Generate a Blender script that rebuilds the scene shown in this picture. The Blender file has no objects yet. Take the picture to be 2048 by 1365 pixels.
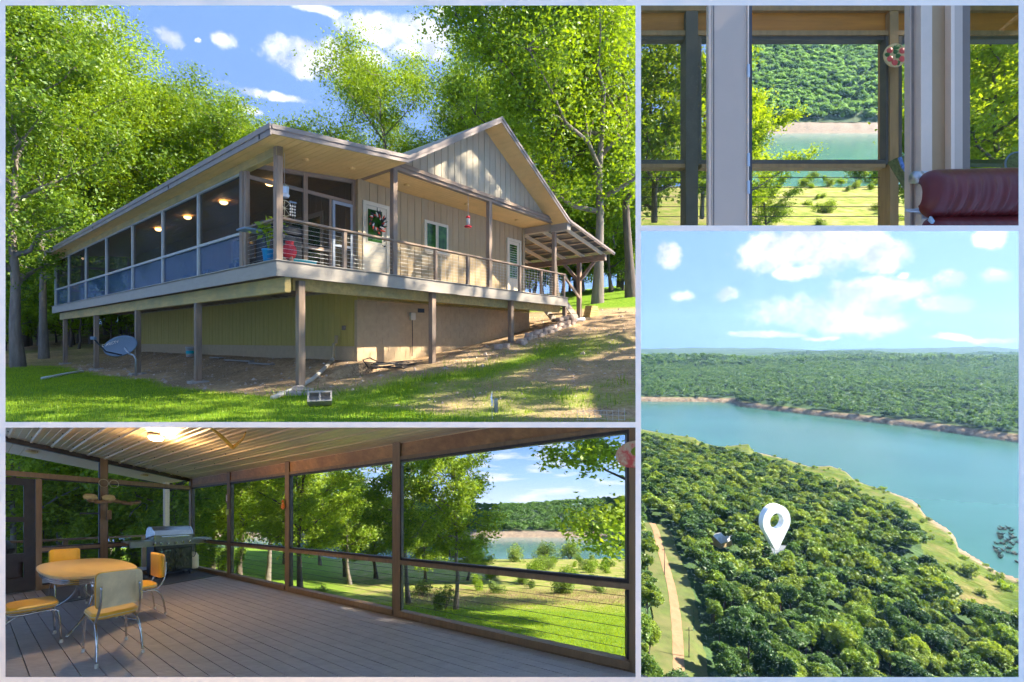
import bpy, bmesh, math, random
import numpy as np
from mathutils import Vector, Matrix

# ------------------------------------------------------------------ camera, sky, sun, exposure
S = bpy.context.scene
COL = S.collection
R_ = math.radians
cam_d = bpy.data.cameras.new('camera')
cam_d.sensor_width = 36.0
cam_d.lens = 17.23
cam_d.clip_start = 0.1
cam_d.clip_end = 60000
cam = bpy.data.objects.new('camera', cam_d)
COL.objects.link(cam)
cam.location = (0, 0, 0)
cam.rotation_euler = (R_(90), 0, 0)
S.camera = cam
S.render.resolution_x, S.render.resolution_y = 1024, 682

SUN_AZ = (0.9995, -0.03)            # horizontal direction towards the sun
SUN_EL = R_(41)
world = bpy.data.worlds.new('World')
S.world = world
world.use_nodes = True
WN, WL = world.node_tree.nodes, world.node_tree.links
WN.clear()

def wmath(op, a, b=None, c=None, clamp=False):
    n = WN.new('ShaderNodeMath'); n.operation = op; n.use_clamp = clamp
    for i, x in enumerate((a, b, c)):
        if x is None: continue
        if isinstance(x, (int, float)): n.inputs[i].default_value = x
        else: WL.new(x, n.inputs[i])
    return n.outputs[0]

def make_world():
    tc = WN.new('ShaderNodeTexCoord')
    sep = WN.new('ShaderNodeSeparateXYZ'); WL.new(tc.outputs['Generated'], sep.inputs[0])
    x, y, z = sep.outputs
    zc = wmath('MULTIPLY_ADD', wmath('MAXIMUM', z, 0.0), 0.26, 0.72)
    comb = WN.new('ShaderNodeCombineXYZ')
    WL.new(x, comb.inputs[0]); WL.new(y, comb.inputs[1]); WL.new(zc, comb.inputs[2])
    sky = WN.new('ShaderNodeTexSky'); sky.sky_type = 'NISHITA'; sky.sun_disc = False
    sky.sun_elevation = SUN_EL
    sky.sun_rotation = math.atan2(SUN_AZ[0], SUN_AZ[1])
    sky.altitude = 0; sky.air_density = 1.0; sky.dust_density = 0.1; sky.ozone_density = 2.8
    WL.new(comb.outputs[0], sky.inputs[0])
    # cumulus: soft puffs at compass bearing / elevation, edges broken up by noise
    az = wmath('ARCTAN2', x, y)
    el = wmath('ARCSINE', z)
    nz = WN.new('ShaderNodeTexNoise'); nz.inputs['Scale'].default_value = 16; nz.inputs['Detail'].default_value = 7
    nz.inputs['Roughness'].default_value = 0.6
    WL.new(tc.outputs['Generated'], nz.inputs['Vector'])
    nsep = WN.new('ShaderNodeSeparateColor'); WL.new(nz.outputs['Color'], nsep.inputs[0])
    az2 = wmath('ADD', az, wmath('MULTIPLY', wmath('SUBTRACT', nsep.outputs[0], 0.5), 0.05))
    el2 = wmath('ADD', el, wmath('MULTIPLY', wmath('SUBTRACT', nsep.outputs[1], 0.5), 0.028))
    puffs = [(-40.4, 26.1, 1.76, 0.54, 0.9), (-34.9, 26.8, 1.18, 0.69, 1), (-32.5, 27.2, 0.50, 0.31, 0.7), (-30.4, 27.8, 1.04, 0.71, 1), (-22.2, 28.0, 4.76, 1.35, 1), (-18.3, 29.0, 3.69, 1.02, 1), (-15.1, 31.5, 3.81, 1.23, 1),
             (-10.1, 31.6, 3.40, 1.34, 1), (-10.6, 30.1, 3.38, 0.95, 0.9), (-26.3, 24.2, 4.23, 0.48, 0.9), (-28.6, 22.5, 1.89, 0.44, 0.8), (-21.4, 32.2, 3.04, 0.47, 0.9), (-7.8, 33.7, 1.26, 0.52, 0.9), (-1.7, 33.5, 1.87, 0.97, 1),
             (17.7, 9.4, 1.38, 1.30, 1), (27.3, 9.1, 2.54, 1.62, 1.1), (32.6, 9.4, 4.15, 2.01, 1.2), (36.9, 8.2, 2.32, 1.37, 1.1), (30.4, 7.0, 2.17, 0.74, 1), (19.4, 5.1, 1.25, 0.66, 1), (23.7, 4.8, 1.18, 0.69, 1),
             (31.7, 3.0, 4.44, 1.34, 1.2), (35.4, 1.5, 3.50, 0.86, 1.1), (36.3, 4.7, 3.23, 1.03, 1.1), (41.6, 3.3, 1.63, 0.87, 1), (41.7, 5.5, 0.85, 0.69, 1), (44.4, 5.4, 1.01, 0.74, 1), (44.4, 8.5, 1.01, 0.82, 1),
             (27.3, 0.7, 3.69, 0.42, 0.9), (32.2, 0.3, 1.89, 0.30, 0.8), (39.1, 5.9, 0.56, 0.36, 0.8), (17.9, -1.0, 3.70, 0.45, 0.7), (42.8, 0.2, 3.47, 0.34, 0.8),
             (80, 30, 12, 6, 1), (120, 24, 14, 6, 1), (165, 34, 12, 6, 1), (-80, 26, 12, 5, 1), (-120, 32, 14, 6, 1), (-160, 22, 12, 5, 1)]
    cz2 = WN.new('ShaderNodeCombineXYZ'); WL.new(az2, cz2.inputs[0]); WL.new(el2, cz2.inputs[1])
    def vmath(op, a, b=None, c=None):
        n = WN.new('ShaderNodeVectorMath'); n.operation = op
        for i, x in enumerate((a, b, c)):
            if x is None: continue
            if isinstance(x, tuple): n.inputs[i].default_value = x
            else: WL.new(x, n.inputs[i])
        return n.outputs['Value'] if op == 'DOT_PRODUCT' else n.outputs[0]
    field = None
    for a, e, ra, re, wgt in puffs:
        ia, ie = 1 / R_(ra * 1.3 * wgt), 1 / R_(re * 1.3 * wgt)
        v = vmath('MULTIPLY_ADD', cz2.outputs[0], (ia, ie, 0.0), (-R_(a) * ia, -R_(e) * ie, 0.0))
        d2 = vmath('DOT_PRODUCT', v, v)
        field = d2 if field is None else wmath('MINIMUM', field, d2)
    field = wmath('SUBTRACT', 1.0, field)
    nz2 = WN.new('ShaderNodeTexNoise'); nz2.inputs['Scale'].default_value = 24; nz2.inputs['Detail'].default_value = 9; nz2.inputs['Roughness'].default_value = .62
    WL.new(tc.outputs['Generated'], nz2.inputs['Vector'])
    f2 = wmath('ADD', field, wmath('MULTIPLY', wmath('SUBTRACT', nz2.outputs[0], 0.5), 2.6))
    mask = WN.new('ShaderNodeMapRange'); mask.interpolation_type = 'SMOOTHSTEP'
    mask.inputs[1].default_value = .0; mask.inputs[2].default_value = .95
    WL.new(f2, mask.inputs[0])
    mk = wmath('MULTIPLY', mask.outputs[0], 0.92)
    cr = WN.new('ShaderNodeValToRGB')
    cr.color_ramp.elements[0].position = .40; cr.color_ramp.elements[0].color = (1.9, 2.05, 2.45, 1)
    cr.color_ramp.elements[1].position = .58; cr.color_ramp.elements[1].color = (3.7, 3.7, 3.7, 1)
    WL.new(nz.outputs[0], cr.inputs[0])
    # air brightens and pales towards the horizon
    mix = WN.new('ShaderNodeMix'); mix.data_type = 'RGBA'
    WL.new(mk, mix.inputs[0]); WL.new(sky.outputs[0], mix.inputs[6]); WL.new(cr.outputs[0], mix.inputs[7])
    bg = WN.new('ShaderNodeBackground'); bg.inputs[1].default_value = 0.12
    WL.new(mix.outputs[2], bg.inputs[0])
    out = WN.new('ShaderNodeOutputWorld'); WL.new(bg.outputs[0], out.inputs[0])
make_world()

sun_d = bpy.data.lights.new('sun', 'SUN'); sun_d.energy = 5.0; sun_d.angle = R_(0.55); sun_d.color = (1.0, 0.91, 0.77)
sun = bpy.data.objects.new('sun', sun_d); COL.objects.link(sun)
_d = Vector((SUN_AZ[0] * math.cos(SUN_EL), SUN_AZ[1] * math.cos(SUN_EL), math.sin(SUN_EL)))
sun.rotation_euler = _d.to_track_quat('Z', 'Y').to_euler()
S.view_settings.view_transform = 'Standard'
S.view_settings.look = 'None'
S.view_settings.exposure = 1.85
S.view_settings.gamma = 1.0
S.render.engine = 'CYCLES'
S.cycles.max_bounces = 6
S.cycles.use_light_tree = False
world.cycles.sampling_method = 'MANUAL'
world.cycles.sample_map_resolution = 256
S.cycles.diffuse_bounces = 4
S.cycles.transparent_max_bounces = 10
S.cycles.volume_bounces = 0
S.cycles.use_denoising = True
S.cycles.use_adaptive_sampling = True
S.cycles.adaptive_threshold = 0.05
S.cycles.sample_clamp_indirect = 6

# ------------------------------------------------------------------ helpers
rng = np.random.default_rng(11)
random.seed(11)

class MB:
    """collects plain geometry; build() links it as one mesh object"""
    def __init__(s): s.v = []; s.f = []
    def add(s, vs, fs):
        n = len(s.v); s.v += [tuple(v) for v in vs]; s.f += [tuple(i + n for i in f) for f in fs]; return s
    def box(s, x0, x1, y0, y1, z0, z1):
        return s.add([(x0, y0, z0), (x1, y0, z0), (x1, y1, z0), (x0, y1, z0), (x0, y0, z1), (x1, y0, z1), (x1, y1, z1), (x0, y1, z1)],
                     [(0, 3, 2, 1), (4, 5, 6, 7), (0, 1, 5, 4), (1, 2, 6, 5), (2, 3, 7, 6), (3, 0, 4, 7)])
    def bar(s, p, q, w, h, up=(0, 0, 1)):
        p, q, up = Vector(p), Vector(q), Vector(up)
        d = (q - p).normalized(); a = d.cross(up).normalized(); b = a.cross(d).normalized()
        vs = []
        for c in (p, q):
            for i, j in ((-1, -1), (1, -1), (1, 1), (-1, 1)): vs.append(c + a * (w / 2 * i) + b * (h / 2 * j))
        return s.add(vs, [(3, 2, 1, 0), (4, 5, 6, 7), (0, 1, 5, 4), (1, 2, 6, 5), (2, 3, 7, 6), (3, 0, 4, 7)])
    def prism(s, poly, d):
        n = len(poly); d = Vector(d)
        vs = [Vector(p) for p in poly]; vs += [p + d for p in vs]
        fs = [tuple(reversed(range(n))), tuple(range(n, 2 * n))] + [(i, (i + 1) % n, n + (i + 1) % n, n + i) for i in range(n)]
        return s.add(vs, fs)
    def tube(s, pts, r, n=8, cap=True):
        pts = [Vector(p) for p in pts]; m = len(pts)
        rs = [r] * m if isinstance(r, (int, float)) else list(r)
        vs = []; prev = None
        for i, p in enumerate(pts):
            t = (pts[min(i + 1, m - 1)] - pts[max(i - 1, 0)]).normalized()
            if prev is None:
                a = t.orthogonal().normalized()
            else:
                a = (prev - t * prev.dot(t))
                a = a.normalized() if a.length > 1e-6 else t.orthogonal().normalized()
            prev = a; b = t.cross(a)
            for k in range(n):
                g = 2 * math.pi * k / n
                vs.append(p + (a * math.cos(g) + b * math.sin(g)) * rs[i])
        fs = [(i * n + k, i * n + (k + 1) % n, (i + 1) * n + (k + 1) % n, (i + 1) * n + k) for i in range(m - 1) for k in range(n)]
        if cap: fs += [tuple(reversed(range(n))), tuple(range((m - 1) * n, m * n))]
        return s.add(vs, fs)
    def lathe(s, prof, n=16, c=(0, 0, 0)):
        vs = []
        for r, z in prof:
            for k in range(n):
                g = 2 * math.pi * k / n
                vs.append((c[0] + r * math.cos(g), c[1] + r * math.sin(g), c[2] + z))
        m = len(prof)
        fs = [(i * n + k, i * n + (k + 1) % n, (i + 1) * n + (k + 1) % n, (i + 1) * n + k) for i in range(m - 1) for k in range(n)]
        fs += [tuple(reversed(range(n))), tuple(range((m - 1) * n, m * n))]
        return s.add(vs, fs)
    def blob(s, c, r, seed=0, n=10, m=7, rough=.15):
        rr = random.Random(seed); vs = []; rx, ry, rz = r if hasattr(r, '__len__') else (r, r, r)
        for i in range(m + 1):
            th = math.pi * i / m
            for k in range(n):
                ph = 2 * math.pi * k / n; q = 1 + rr.uniform(-rough, rough)
                if i in (0, m): q = 1
                vs.append((c[0] + rx * q * math.sin(th) * math.cos(ph), c[1] + ry * q * math.sin(th) * math.sin(ph), c[2] + rz * q * math.cos(th)))
        return s.add(vs, [(i * n + k, (i + 1) * n + k, (i + 1) * n + (k + 1) % n, i * n + (k + 1) % n) for i in range(m) for k in range(n)])
    def build(s, name, mat, parent=None, L=None, smooth=False, bev=0, clip=None, base=None):
        vs = s.v
        if L is not None: vs = [tuple(L @ Vector(v)) for v in vs]
        me = bpy.data.meshes.new(name)
        me.from_pydata([tuple(v) for v in vs], [], s.f)
        if bev or clip:
            bm = bmesh.new(); bm.from_mesh(me)
            if bev:
                bmesh.ops.bevel(bm, geom=bm.edges[:], offset=bev, segments=1, affect='EDGES', clamp_overlap=True)
            if clip:
                o = Vector(base) if base is not None else Vector((0, 0, 0))
                for n in clip:
                    bmesh.ops.bisect_plane(bm, geom=bm.verts[:] + bm.edges[:] + bm.faces[:], plane_co=-o, plane_no=n, clear_outer=True)
            bm.to_mesh(me); bm.free()
        me.validate()
        if smooth:
            me.polygons.foreach_set('use_smooth', [True] * len(me.polygons))
        return obj(name, me, mat, parent)

def obj(name, me, mat=None, parent=None):
    o = bpy.data.objects.new(name, me); COL.objects.link(o)
    if mat is not None and me is not None and not me.materials: me.materials.append(mat)
    if parent is not None: o.parent = parent
    return o
def tag(o, label=None, cat=None, group=None, kind=None):
    if label: o['label'] = label
    if cat: o['category'] = cat
    if group: o['group'] = group
    if kind: o['kind'] = kind
    return o
def thing(name, label, cat, loc=(0, 0, 0), rz=0.0, group=None):
    o = bpy.data.objects.new(name, None); COL.objects.link(o)
    o.empty_display_size = .2
    o.location = loc; o.rotation_euler = (0, 0, rz)
    return tag(o, label, cat, group)
def dup(root, loc, rz=0.0, sc=1.0, label=None, group=None, name=None):
    r = root.copy(); COL.objects.link(r); r.location = loc; r.rotation_euler = (0, 0, rz)
    r.scale = (sc, sc, sc) if isinstance(sc, (int, float)) else sc
    if name: r.name = name
    if label: r['label'] = label
    if group: r['group'] = group
    for ch in list(root.children):
        c = ch.copy(); COL.objects.link(c); c.parent = r
        for g in ch.children:
            d = g.copy(); COL.objects.link(d); d.parent = c
    return r

# ------------------------------------------------------------------ materials
MATS = {}
def mat(name, col, rough=.6, var=.14, scale=6, stretch=(1, 1, 1), bump=0.0, bscale=None, metal=0.0, spec=.4, col2=None, w2=.5, scale2=1.2, coat=0.0, emit=None, emit_s=0):
    if name in MATS: return MATS[name]
    m = bpy.data.materials.new(name); m.use_nodes = True
    N, Lk = m.node_tree.nodes, m.node_tree.links
    b = N['Principled BSDF']
    b.inputs['Roughness'].default_value = rough; b.inputs['Metallic'].default_value = metal
    b.inputs['Specular IOR Level'].default_value = spec
    b.inputs['Coat Weight'].default_value = coat
    tc = N.new('ShaderNodeTexCoord'); mp = N.new('ShaderNodeMapping'); mp.inputs['Scale'].default_value = stretch
    Lk.new(tc.outputs['Object'], mp.inputs[0])
    no = N.new('ShaderNodeTexNoise'); no.inputs['Scale'].default_value = scale; no.inputs['Detail'].default_value = 5; no.inputs['Roughness'].default_value = .6
    Lk.new(mp.outputs[0], no.inputs['Vector'])
    cr = N.new('ShaderNodeValToRGB')
    cr.color_ramp.elements[0].position = .3; cr.color_ramp.elements[1].position = .7
    cr.color_ramp.elements[0].color = tuple(c * (1 - var) for c in col[:3]) + (1,)
    cr.color_ramp.elements[1].color = tuple(min(1, c * (1 + var)) for c in col[:3]) + (1,)
    Lk.new(no.outputs[0], cr.inputs[0])
    out = cr.outputs[0]
    if col2 is not None:
        n2 = N.new('ShaderNodeTexNoise'); n2.inputs['Scale'].default_value = scale2; n2.inputs['Detail'].default_value = 6; n2.inputs['Roughness'].default_value = .65
        Lk.new(tc.outputs['Object'], n2.inputs['Vector'])
        mr = N.new('ShaderNodeMapRange'); mr.inputs[1].default_value = .42; mr.inputs[2].default_value = .62; mr.inputs[4].default_value = w2
        Lk.new(n2.outputs[0], mr.inputs[0])
        mx = N.new('ShaderNodeMix'); mx.data_type = 'RGBA'
        Lk.new(mr.outputs[0], mx.inputs[0]); Lk.new(out, mx.inputs[6]); mx.inputs[7].default_value = tuple(col2[:3]) + (1,)
        out = mx.outputs[2]
    Lk.new(out, b.inputs['Base Color'])
    if bump:
        bn = N.new('ShaderNodeTexNoise'); bn.inputs['Scale'].default_value = bscale or scale * 4; bn.inputs['Detail'].default_value = 4
        Lk.new(mp.outputs[0], bn.inputs['Vector'])
        bp = N.new('ShaderNodeBump'); bp.inputs['Strength'].default_value = bump; bp.inputs['Distance'].default_value = .02
        Lk.new(bn.outputs[0], bp.inputs['Height']); Lk.new(bp.outputs[0], b.inputs['Normal'])
    if emit:
        b.inputs['Emission Color'].default_value = tuple(emit) + (1,); b.inputs['Emission Strength'].default_value = emit_s
    MATS[name] = m
    return m

def leaf_mat(name, c0, c1, trans=.45, ow=.45):
    m = bpy.data.materials.new(name); m.use_nodes = True
    N, Lk = m.node_tree.nodes, m.node_tree.links
    N.clear()
    out = N.new('ShaderNodeOutputMaterial')
    geo = N.new('ShaderNodeNewGeometry'); oi = N.new('ShaderNodeObjectInfo')
    tc = N.new('ShaderNodeTexCoord')
    no = N.new('ShaderNodeTexNoise'); no.inputs['Scale'].default_value = .55; no.inputs['Detail'].default_value = 2
    Lk.new(tc.outputs['Object'], no.inputs['Vector'])
    a = N.new('ShaderNodeMath'); a.operation = 'MULTIPLY_ADD'; a.inputs[1].default_value = .45
    Lk.new(geo.outputs['Random Per Island'], a.inputs[0])
    b2 = N.new('ShaderNodeMath'); b2.operation = 'MULTIPLY_ADD'; b2.inputs[1].default_value = ow; b2.inputs[2].default_value = .20 - ow * .5
    Lk.new(oi.outputs['Random'], b2.inputs[0]); Lk.new(b2.outputs[0], a.inputs[2])
    a3 = N.new('ShaderNodeMath'); a3.operation = 'MULTIPLY_ADD'; a3.inputs[1].default_value = .7
    Lk.new(no.outputs[0], a3.inputs[0])
    a4 = N.new('ShaderNodeMath'); a4.operation = 'SUBTRACT'; a4.inputs[1].default_value = .27
    Lk.new(a.outputs[0], a4.inputs[0]); Lk.new(a4.outputs[0], a3.inputs[2])
    cr = N.new('ShaderNodeValToRGB')
    cr.color_ramp.elements[0].position = .1; cr.color_ramp.elements[1].position = .9
    cr.color_ramp.elements[0].color = tuple(c0) + (1,); cr.color_ramp.elements[1].color = tuple(c1) + (1,)
    Lk.new(a3.outputs[0], cr.inputs[0])
    d = N.new('ShaderNodeBsdfDiffuse'); t = N.new('ShaderNodeBsdfTranslucent'); g = N.new('ShaderNodeBsdfGlossy')
    g.inputs['Roughness'].default_value = .5; g.inputs['Color'].default_value = (.9, .9, .9, 1)
    hs = N.new('ShaderNodeHueSaturation'); hs.inputs['Hue'].default_value = .48; hs.inputs['Saturation'].default_value = 1.05; hs.inputs['Value'].default_value = 1.45
    Lk.new(cr.outputs[0], hs.inputs['Color'])
    Lk.new(cr.outputs[0], d.inputs[0]); Lk.new(hs.outputs[0], t.inputs[0])
    m1 = N.new('ShaderNodeMixShader'); m1.inputs[0].default_value = trans
    Lk.new(d.outputs[0], m1.inputs[1]); Lk.new(t.outputs[0], m1.inputs[2])
    m2 = N.new('ShaderNodeMixShader'); m2.inputs[0].default_value = .03
    Lk.new(m1.outputs[0], m2.inputs[1]); Lk.new(g.outputs[0], m2.inputs[2])
    Lk.new(m2.outputs[0], out.inputs[0])
    MATS[name] = m
    return m

def screen_mat(name, col, opacity, gloss=0.0, fine=0):
    """insect screen or tinted pane: see-through with some of its own colour"""
    m = bpy.data.materials.new(name); m.use_nodes = True
    N, Lk = m.node_tree.nodes, m.node_tree.links; N.clear()
    out = N.new('ShaderNodeOutputMaterial'); tr = N.new('ShaderNodeBsdfTransparent'); d = N.new('ShaderNodeBsdfDiffuse')
    d.inputs[0].default_value = tuple(col) + (1,)
    mx = N.new('ShaderNodeMixShader'); mx.inputs[0].default_value = opacity
    Lk.new(tr.outputs[0], mx.inputs[1]); Lk.new(d.outputs[0], mx.inputs[2])
    last = mx.outputs[0]
    if gloss:
        g = N.new('ShaderNodeBsdfGlossy'); g.inputs['Roughness'].default_value = .04
        fr = N.new('ShaderNodeFresnel'); fr.inputs[0].default_value = 1.45
        ma = N.new('ShaderNodeMath'); ma.operation = 'MULTIPLY'; ma.inputs[1].default_value = gloss; Lk.new(fr.outputs[0], ma.inputs[0])
        m2 = N.new('ShaderNodeMixShader'); Lk.new(ma.outputs[0], m2.inputs[0]); Lk.new(last, m2.inputs[1]); Lk.new(g.outputs[0], m2.inputs[2]); last = m2.outputs[0]
    Lk.new(last, out.inputs[0]); MATS[name] = m
    return m

LEAF = leaf_mat('leaf_oak', (.070, .155, .010), (.28, .42, .022), .5)
LEAF_D = leaf_mat('leaf_dense_wood', (.040, .105, .012), (.20, .32, .03), .4, .9)
LEAF_D2 = leaf_mat('leaf_yellowish_wood', (.075, .14, .012), (.27, .37, .035), .4, .8)
LEAF_D3 = leaf_mat('leaf_dark_wood', (.022, .07, .016), (.10, .20, .035), .3, .8)
LEAF_F = leaf_mat('leaf_far_wood', (.045, .12, .025), (.16, .30, .055), .4)
LEAF_W = leaf_mat('leaf_bush', (.10, .17, .02), (.24, .34, .05), .4)
GRASSM = leaf_mat('grass_blade', (.10, .22, .008), (.34, .46, .02), .45)
DRYM = leaf_mat('dry_grass_blade', (.28, .20, .10), (.46, .36, .20), .3)
BARK = mat('bark', (.13, .10, .075), .9, .4, 5, (1, 1, .25), .8, 14)
BARK_L = mat('bark_pale', (.19, .16, .13), .9, .35, 5, (1, 1, .25), .8, 14)
WHITE = mat('white_paint_frame', (.98, .82, .66), .5, .01, 2)
WOODG = mat('weathered_timber_upright', (.30, .205, .135), .8, .3, 5, (3, 3, .35), .25, 20, col2=(.20, .18, .155), w2=.5, scale2=2)
WOODX = mat('weathered_timber_level', (.30, .205, .135), .8, .3, 5, (.4, 3, 3), .25, 20, col2=(.20, .18, .155), w2=.5, scale2=2)
WOODY = mat('weathered_timber_deep', (.30, .205, .135), .8, .3, 5, (3, .4, 3), .25, 20, col2=(.20, .18, .155), w2=.5, scale2=2)
BEAMY = mat('treated_beam', (.50, .35, .12), .75, .2, 4, (3, .35, 3), .2, 20, col2=(.30, .26, .12), w2=.6, scale2=1.5)
FASCIA = mat('grey_composite_fascia', (.35, .30, .235), .6, .07, 3, (1, 1, 4), .05)
ROOFTRIM = mat('brown_metal_trim', (.27, .21, .17), .45, .1, 3)
SOFFIT = mat('tan_soffit_board', (.74, .47, .18), .55, .08, 4, (.5, .5, 1))
SIDING = mat('olive_tan_siding', (.42, .305, .16), .65, .07, 3, (4, 4, .5), .1, 20)
SIDINGG = mat('pale_gable_siding', (.42, .35, .24), .6, .07, 3, (4, 4, .5), .1, 20)
SKIRT = mat('olive_skirting_board', (.54, .39, .085), .7, .1, 3, (4, 4, .5), .1, 20)
BLOCK = mat('painted_block', (.52, .37, .21), .8, .08, 6, (1, 1, 1), .35, 60)
CREAM = mat('cream_door_paint', (.70, .60, .42), .45, .04, 3)
CONC = mat('concrete', (.36, .325, .28), .9, .14, 9, (1, 1, 1), .4, 60)
STONE = mat('landscape_stone', (.48, .37, .29), .9, .25, 7, (1, 1, 1), .6, 40)
METALG = mat('galvanised_metal', (.48, .50, .52), .35, .06, 6, metal=.8)
CABLE = mat('steel_cable', (.55, .54, .50), .4, .05, 5, metal=.4)
DARK = mat('dark_metal', (.03, .03, .032), .45, .2, 5)
BLACKP = mat('black_plastic', (.025, .025, .028), .5, .2, 5)
SCREEN = screen_mat('insect_screen_dark', (.045, .045, .035), .40, .05)
SCREENB = screen_mat('vinyl_panel_blue', (.05, .11, .19), .42, .2)
SCREENL = screen_mat('insect_screen_clear', (.05, .05, .045), .07)
GLASS = mat('glass_painted_reflection', (.035, .11, .012), .12, .75, 5, spec=.25)  # green mottling painted in as the reflection of trees
RED = mat('red_glaze', (.55, .03, .035), .25, .1, 5)
BLUE = mat('blue_glaze', (.03, .30, .58), .35, .1, 5)
TEAL = mat('turquoise_cloth', (.02, .42, .46), .8, .15, 20)
LAMPW = mat('lamp_glow', (1, .8, .5), .4, .02, 3, emit=(1.0, .62, .25), emit_s=4)

# the four bays: planes that pass between one place and the next (kept side is negative)
FX = 980.0
def vplane(px, keep_right):
    n = Vector((1, -(px - 1024) / FX, 0)).normalized()
    return -n if keep_right else n
def hplane(py, keep_below):
    n = Vector((0, -(682 - py) / FX, 1)).normalized()
    return n if keep_below else -n
BAY_HOUSE = [vplane(1276, False), hplane(849, False)]
BAY_PORCH = [vplane(1276, False), hplane(850, True)]
BAY_ROOM = [vplane(1277, True), hplane(456, False)]
BAY_LAKE = [vplane(1277, True), hplane(457, True)]
def in_bay(P, planes):
    ok = np.ones(len(P), bool)
    for n in planes: ok &= (P @ np.array(n)) < 0
    return ok

# ------------------------------------------------------------------ trees
def leaves_mesh(name, P, size, up=.35, asp=.55, seed=0, fold=.25):
    """many leaf-shaped faces (two triangles folded on the rib), one at every point of P"""
    g = np.random.default_rng(seed); n = len(P)
    d = g.normal(size=(n, 3)); d[:, 2] *= .6; d /= np.linalg.norm(d, axis=1)[:, None]
    nn = g.normal(size=(n, 3)) * (1 - up); nn[:, 2] += up * 1.6
    nn -= d * np.sum(nn * d, 1)[:, None]; nn /= np.linalg.norm(nn, axis=1)[:, None] + 1e-9
    b = np.cross(nn, d)
    sz = size * g.uniform(.5, 1.6, n)[:, None]
    V = np.empty((n, 4, 3))
    V[:, 0] = P - d * sz * .5; V[:, 2] = P + d * sz * .5
    V[:, 1] = P + b * sz * asp * .5 + nn * sz * fold * .4; V[:, 3] = P - b * sz * asp * .5 + nn * sz * fold * .4
    return quads_mesh(name, V)
def quads_mesh(name, V):
    n = len(V)
    me = bpy.data.meshes.new(name)
    me.vertices.add(n * 4); me.vertices.foreach_set('co', V.reshape(-1).astype(np.float32))
    me.loops.add(n * 4); me.loops.foreach_set('vertex_index', np.arange(n * 4, dtype=np.int32))
    me.polygons.add(n); me.polygons.foreach_set('loop_start', np.arange(0, n * 4, 4, dtype=np.int32))
    me.polygons.foreach_set('loop_total', np.full(n, 4, np.int32))
    me.update(calc_edges=True)
    return me

def tree_proto(seed, H=14, R=4.2, tr=.21, base=.30, nleaf=15000, leaf=.23, lean=(0, 0), dense=1.0, limbs=15):
    """returns (wood mesh, crown mesh): tapered trunk with limbs, crown of leaf clumps round the twig ends"""
    rr = random.Random(seed); g = np.random.default_rng(seed)
    w = MB(); top = H * .93
    pts = []; x = y = 0
    for i in range(9):
        t = i / 8
        pts.append(Vector((x + lean[0] * t * H, y + lean[1] * t * H, t * top)))
        x += rr.uniform(-.13, .13); y += rr.uniform(-.13, .13)
    w.tube([pts[0] + Vector((0, 0, -.7))] + [pts[0]] + pts[1:], [tr * 1.5, tr * 1.35] + [tr * (1 - .92 * i / 8) for i in range(1, 9)], 9)
    ends = []
    def at(t):
        f = t * 8; i = min(7, int(f)); return pts[i].lerp(pts[i + 1], f - i)
    for k in range(limbs):
        t = base + (0.97 - base) * ((k + rr.random() * .8) / limbs)
        p0 = at(t); s = (t - base) / (1 - base)
        reach = R * (0.55 + .6 * math.sin(math.pi * min(1, .18 + s * .80))) * rr.uniform(.7, 1.15)
        if s > .8: reach *= .7
        ang = k * 2.4 + rr.uniform(-.5, .5); rise = rr.uniform(.15, .5) + s * .45
        dirv = Vector((math.cos(ang), math.sin(ang), rise))
        lp = [p0]; r0 = tr * (1 - .85 * t) * .62 + .02
        for j in range(1, 5):
            q = p0 + dirv * (reach * j / 4) + Vector((rr.uniform(-.25, .25), rr.uniform(-.25, .25), rr.uniform(-.2, .25) + .06 * j))
            lp.append(q)
        w.tube(lp, [r0, r0 * .75, r0 * .55, r0 * .36, r0 * .15], 5)
        ends.append((lp[4], 1.0)); ends.append((lp[3], .9))
        for j in (1, 2, 3, 4, 4):
            q = lp[j]
            for c in range(2):
                dv = Vector((rr.gauss(0, 1), rr.gauss(0, 1), rr.uniform(-.1, .9))).normalized() * rr.uniform(.5, 1.1) * R * .30
                e = q + dv
                w.tube([q, q.lerp(e, .5) + Vector((0, 0, .08)), e], [r0 * .3, r0 * .2, .008], 3, False)
                ends.append((e, rr.uniform(.6, 1.0)))
    ends.append((pts[8], 1.0))
    C = np.array([tuple(e[0]) for e in ends]); W = np.array([e[1] for e in ends])
    n = nleaf
    idx = g.choice(len(C), n, p=W / W.sum())
    sig = R * .125 * (0.75 + .5 * g.random(len(C)))
    P = C[idx] + g.normal(size=(n, 3)) * sig[idx][:, None] * np.array([1, 1, .68])
    # a share of the leaves in tight rosettes, so the outline breaks up
    m = n // 3
    ros = P[g.integers(0, n, m // 8)]
    P[:m] = ros[g.integers(0, len(ros), m)] + g.normal(size=(m, 3)) * .16 * R / 4
    P = P[P[:, 2] > H * base * .55]
    return w, P, leaf

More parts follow.
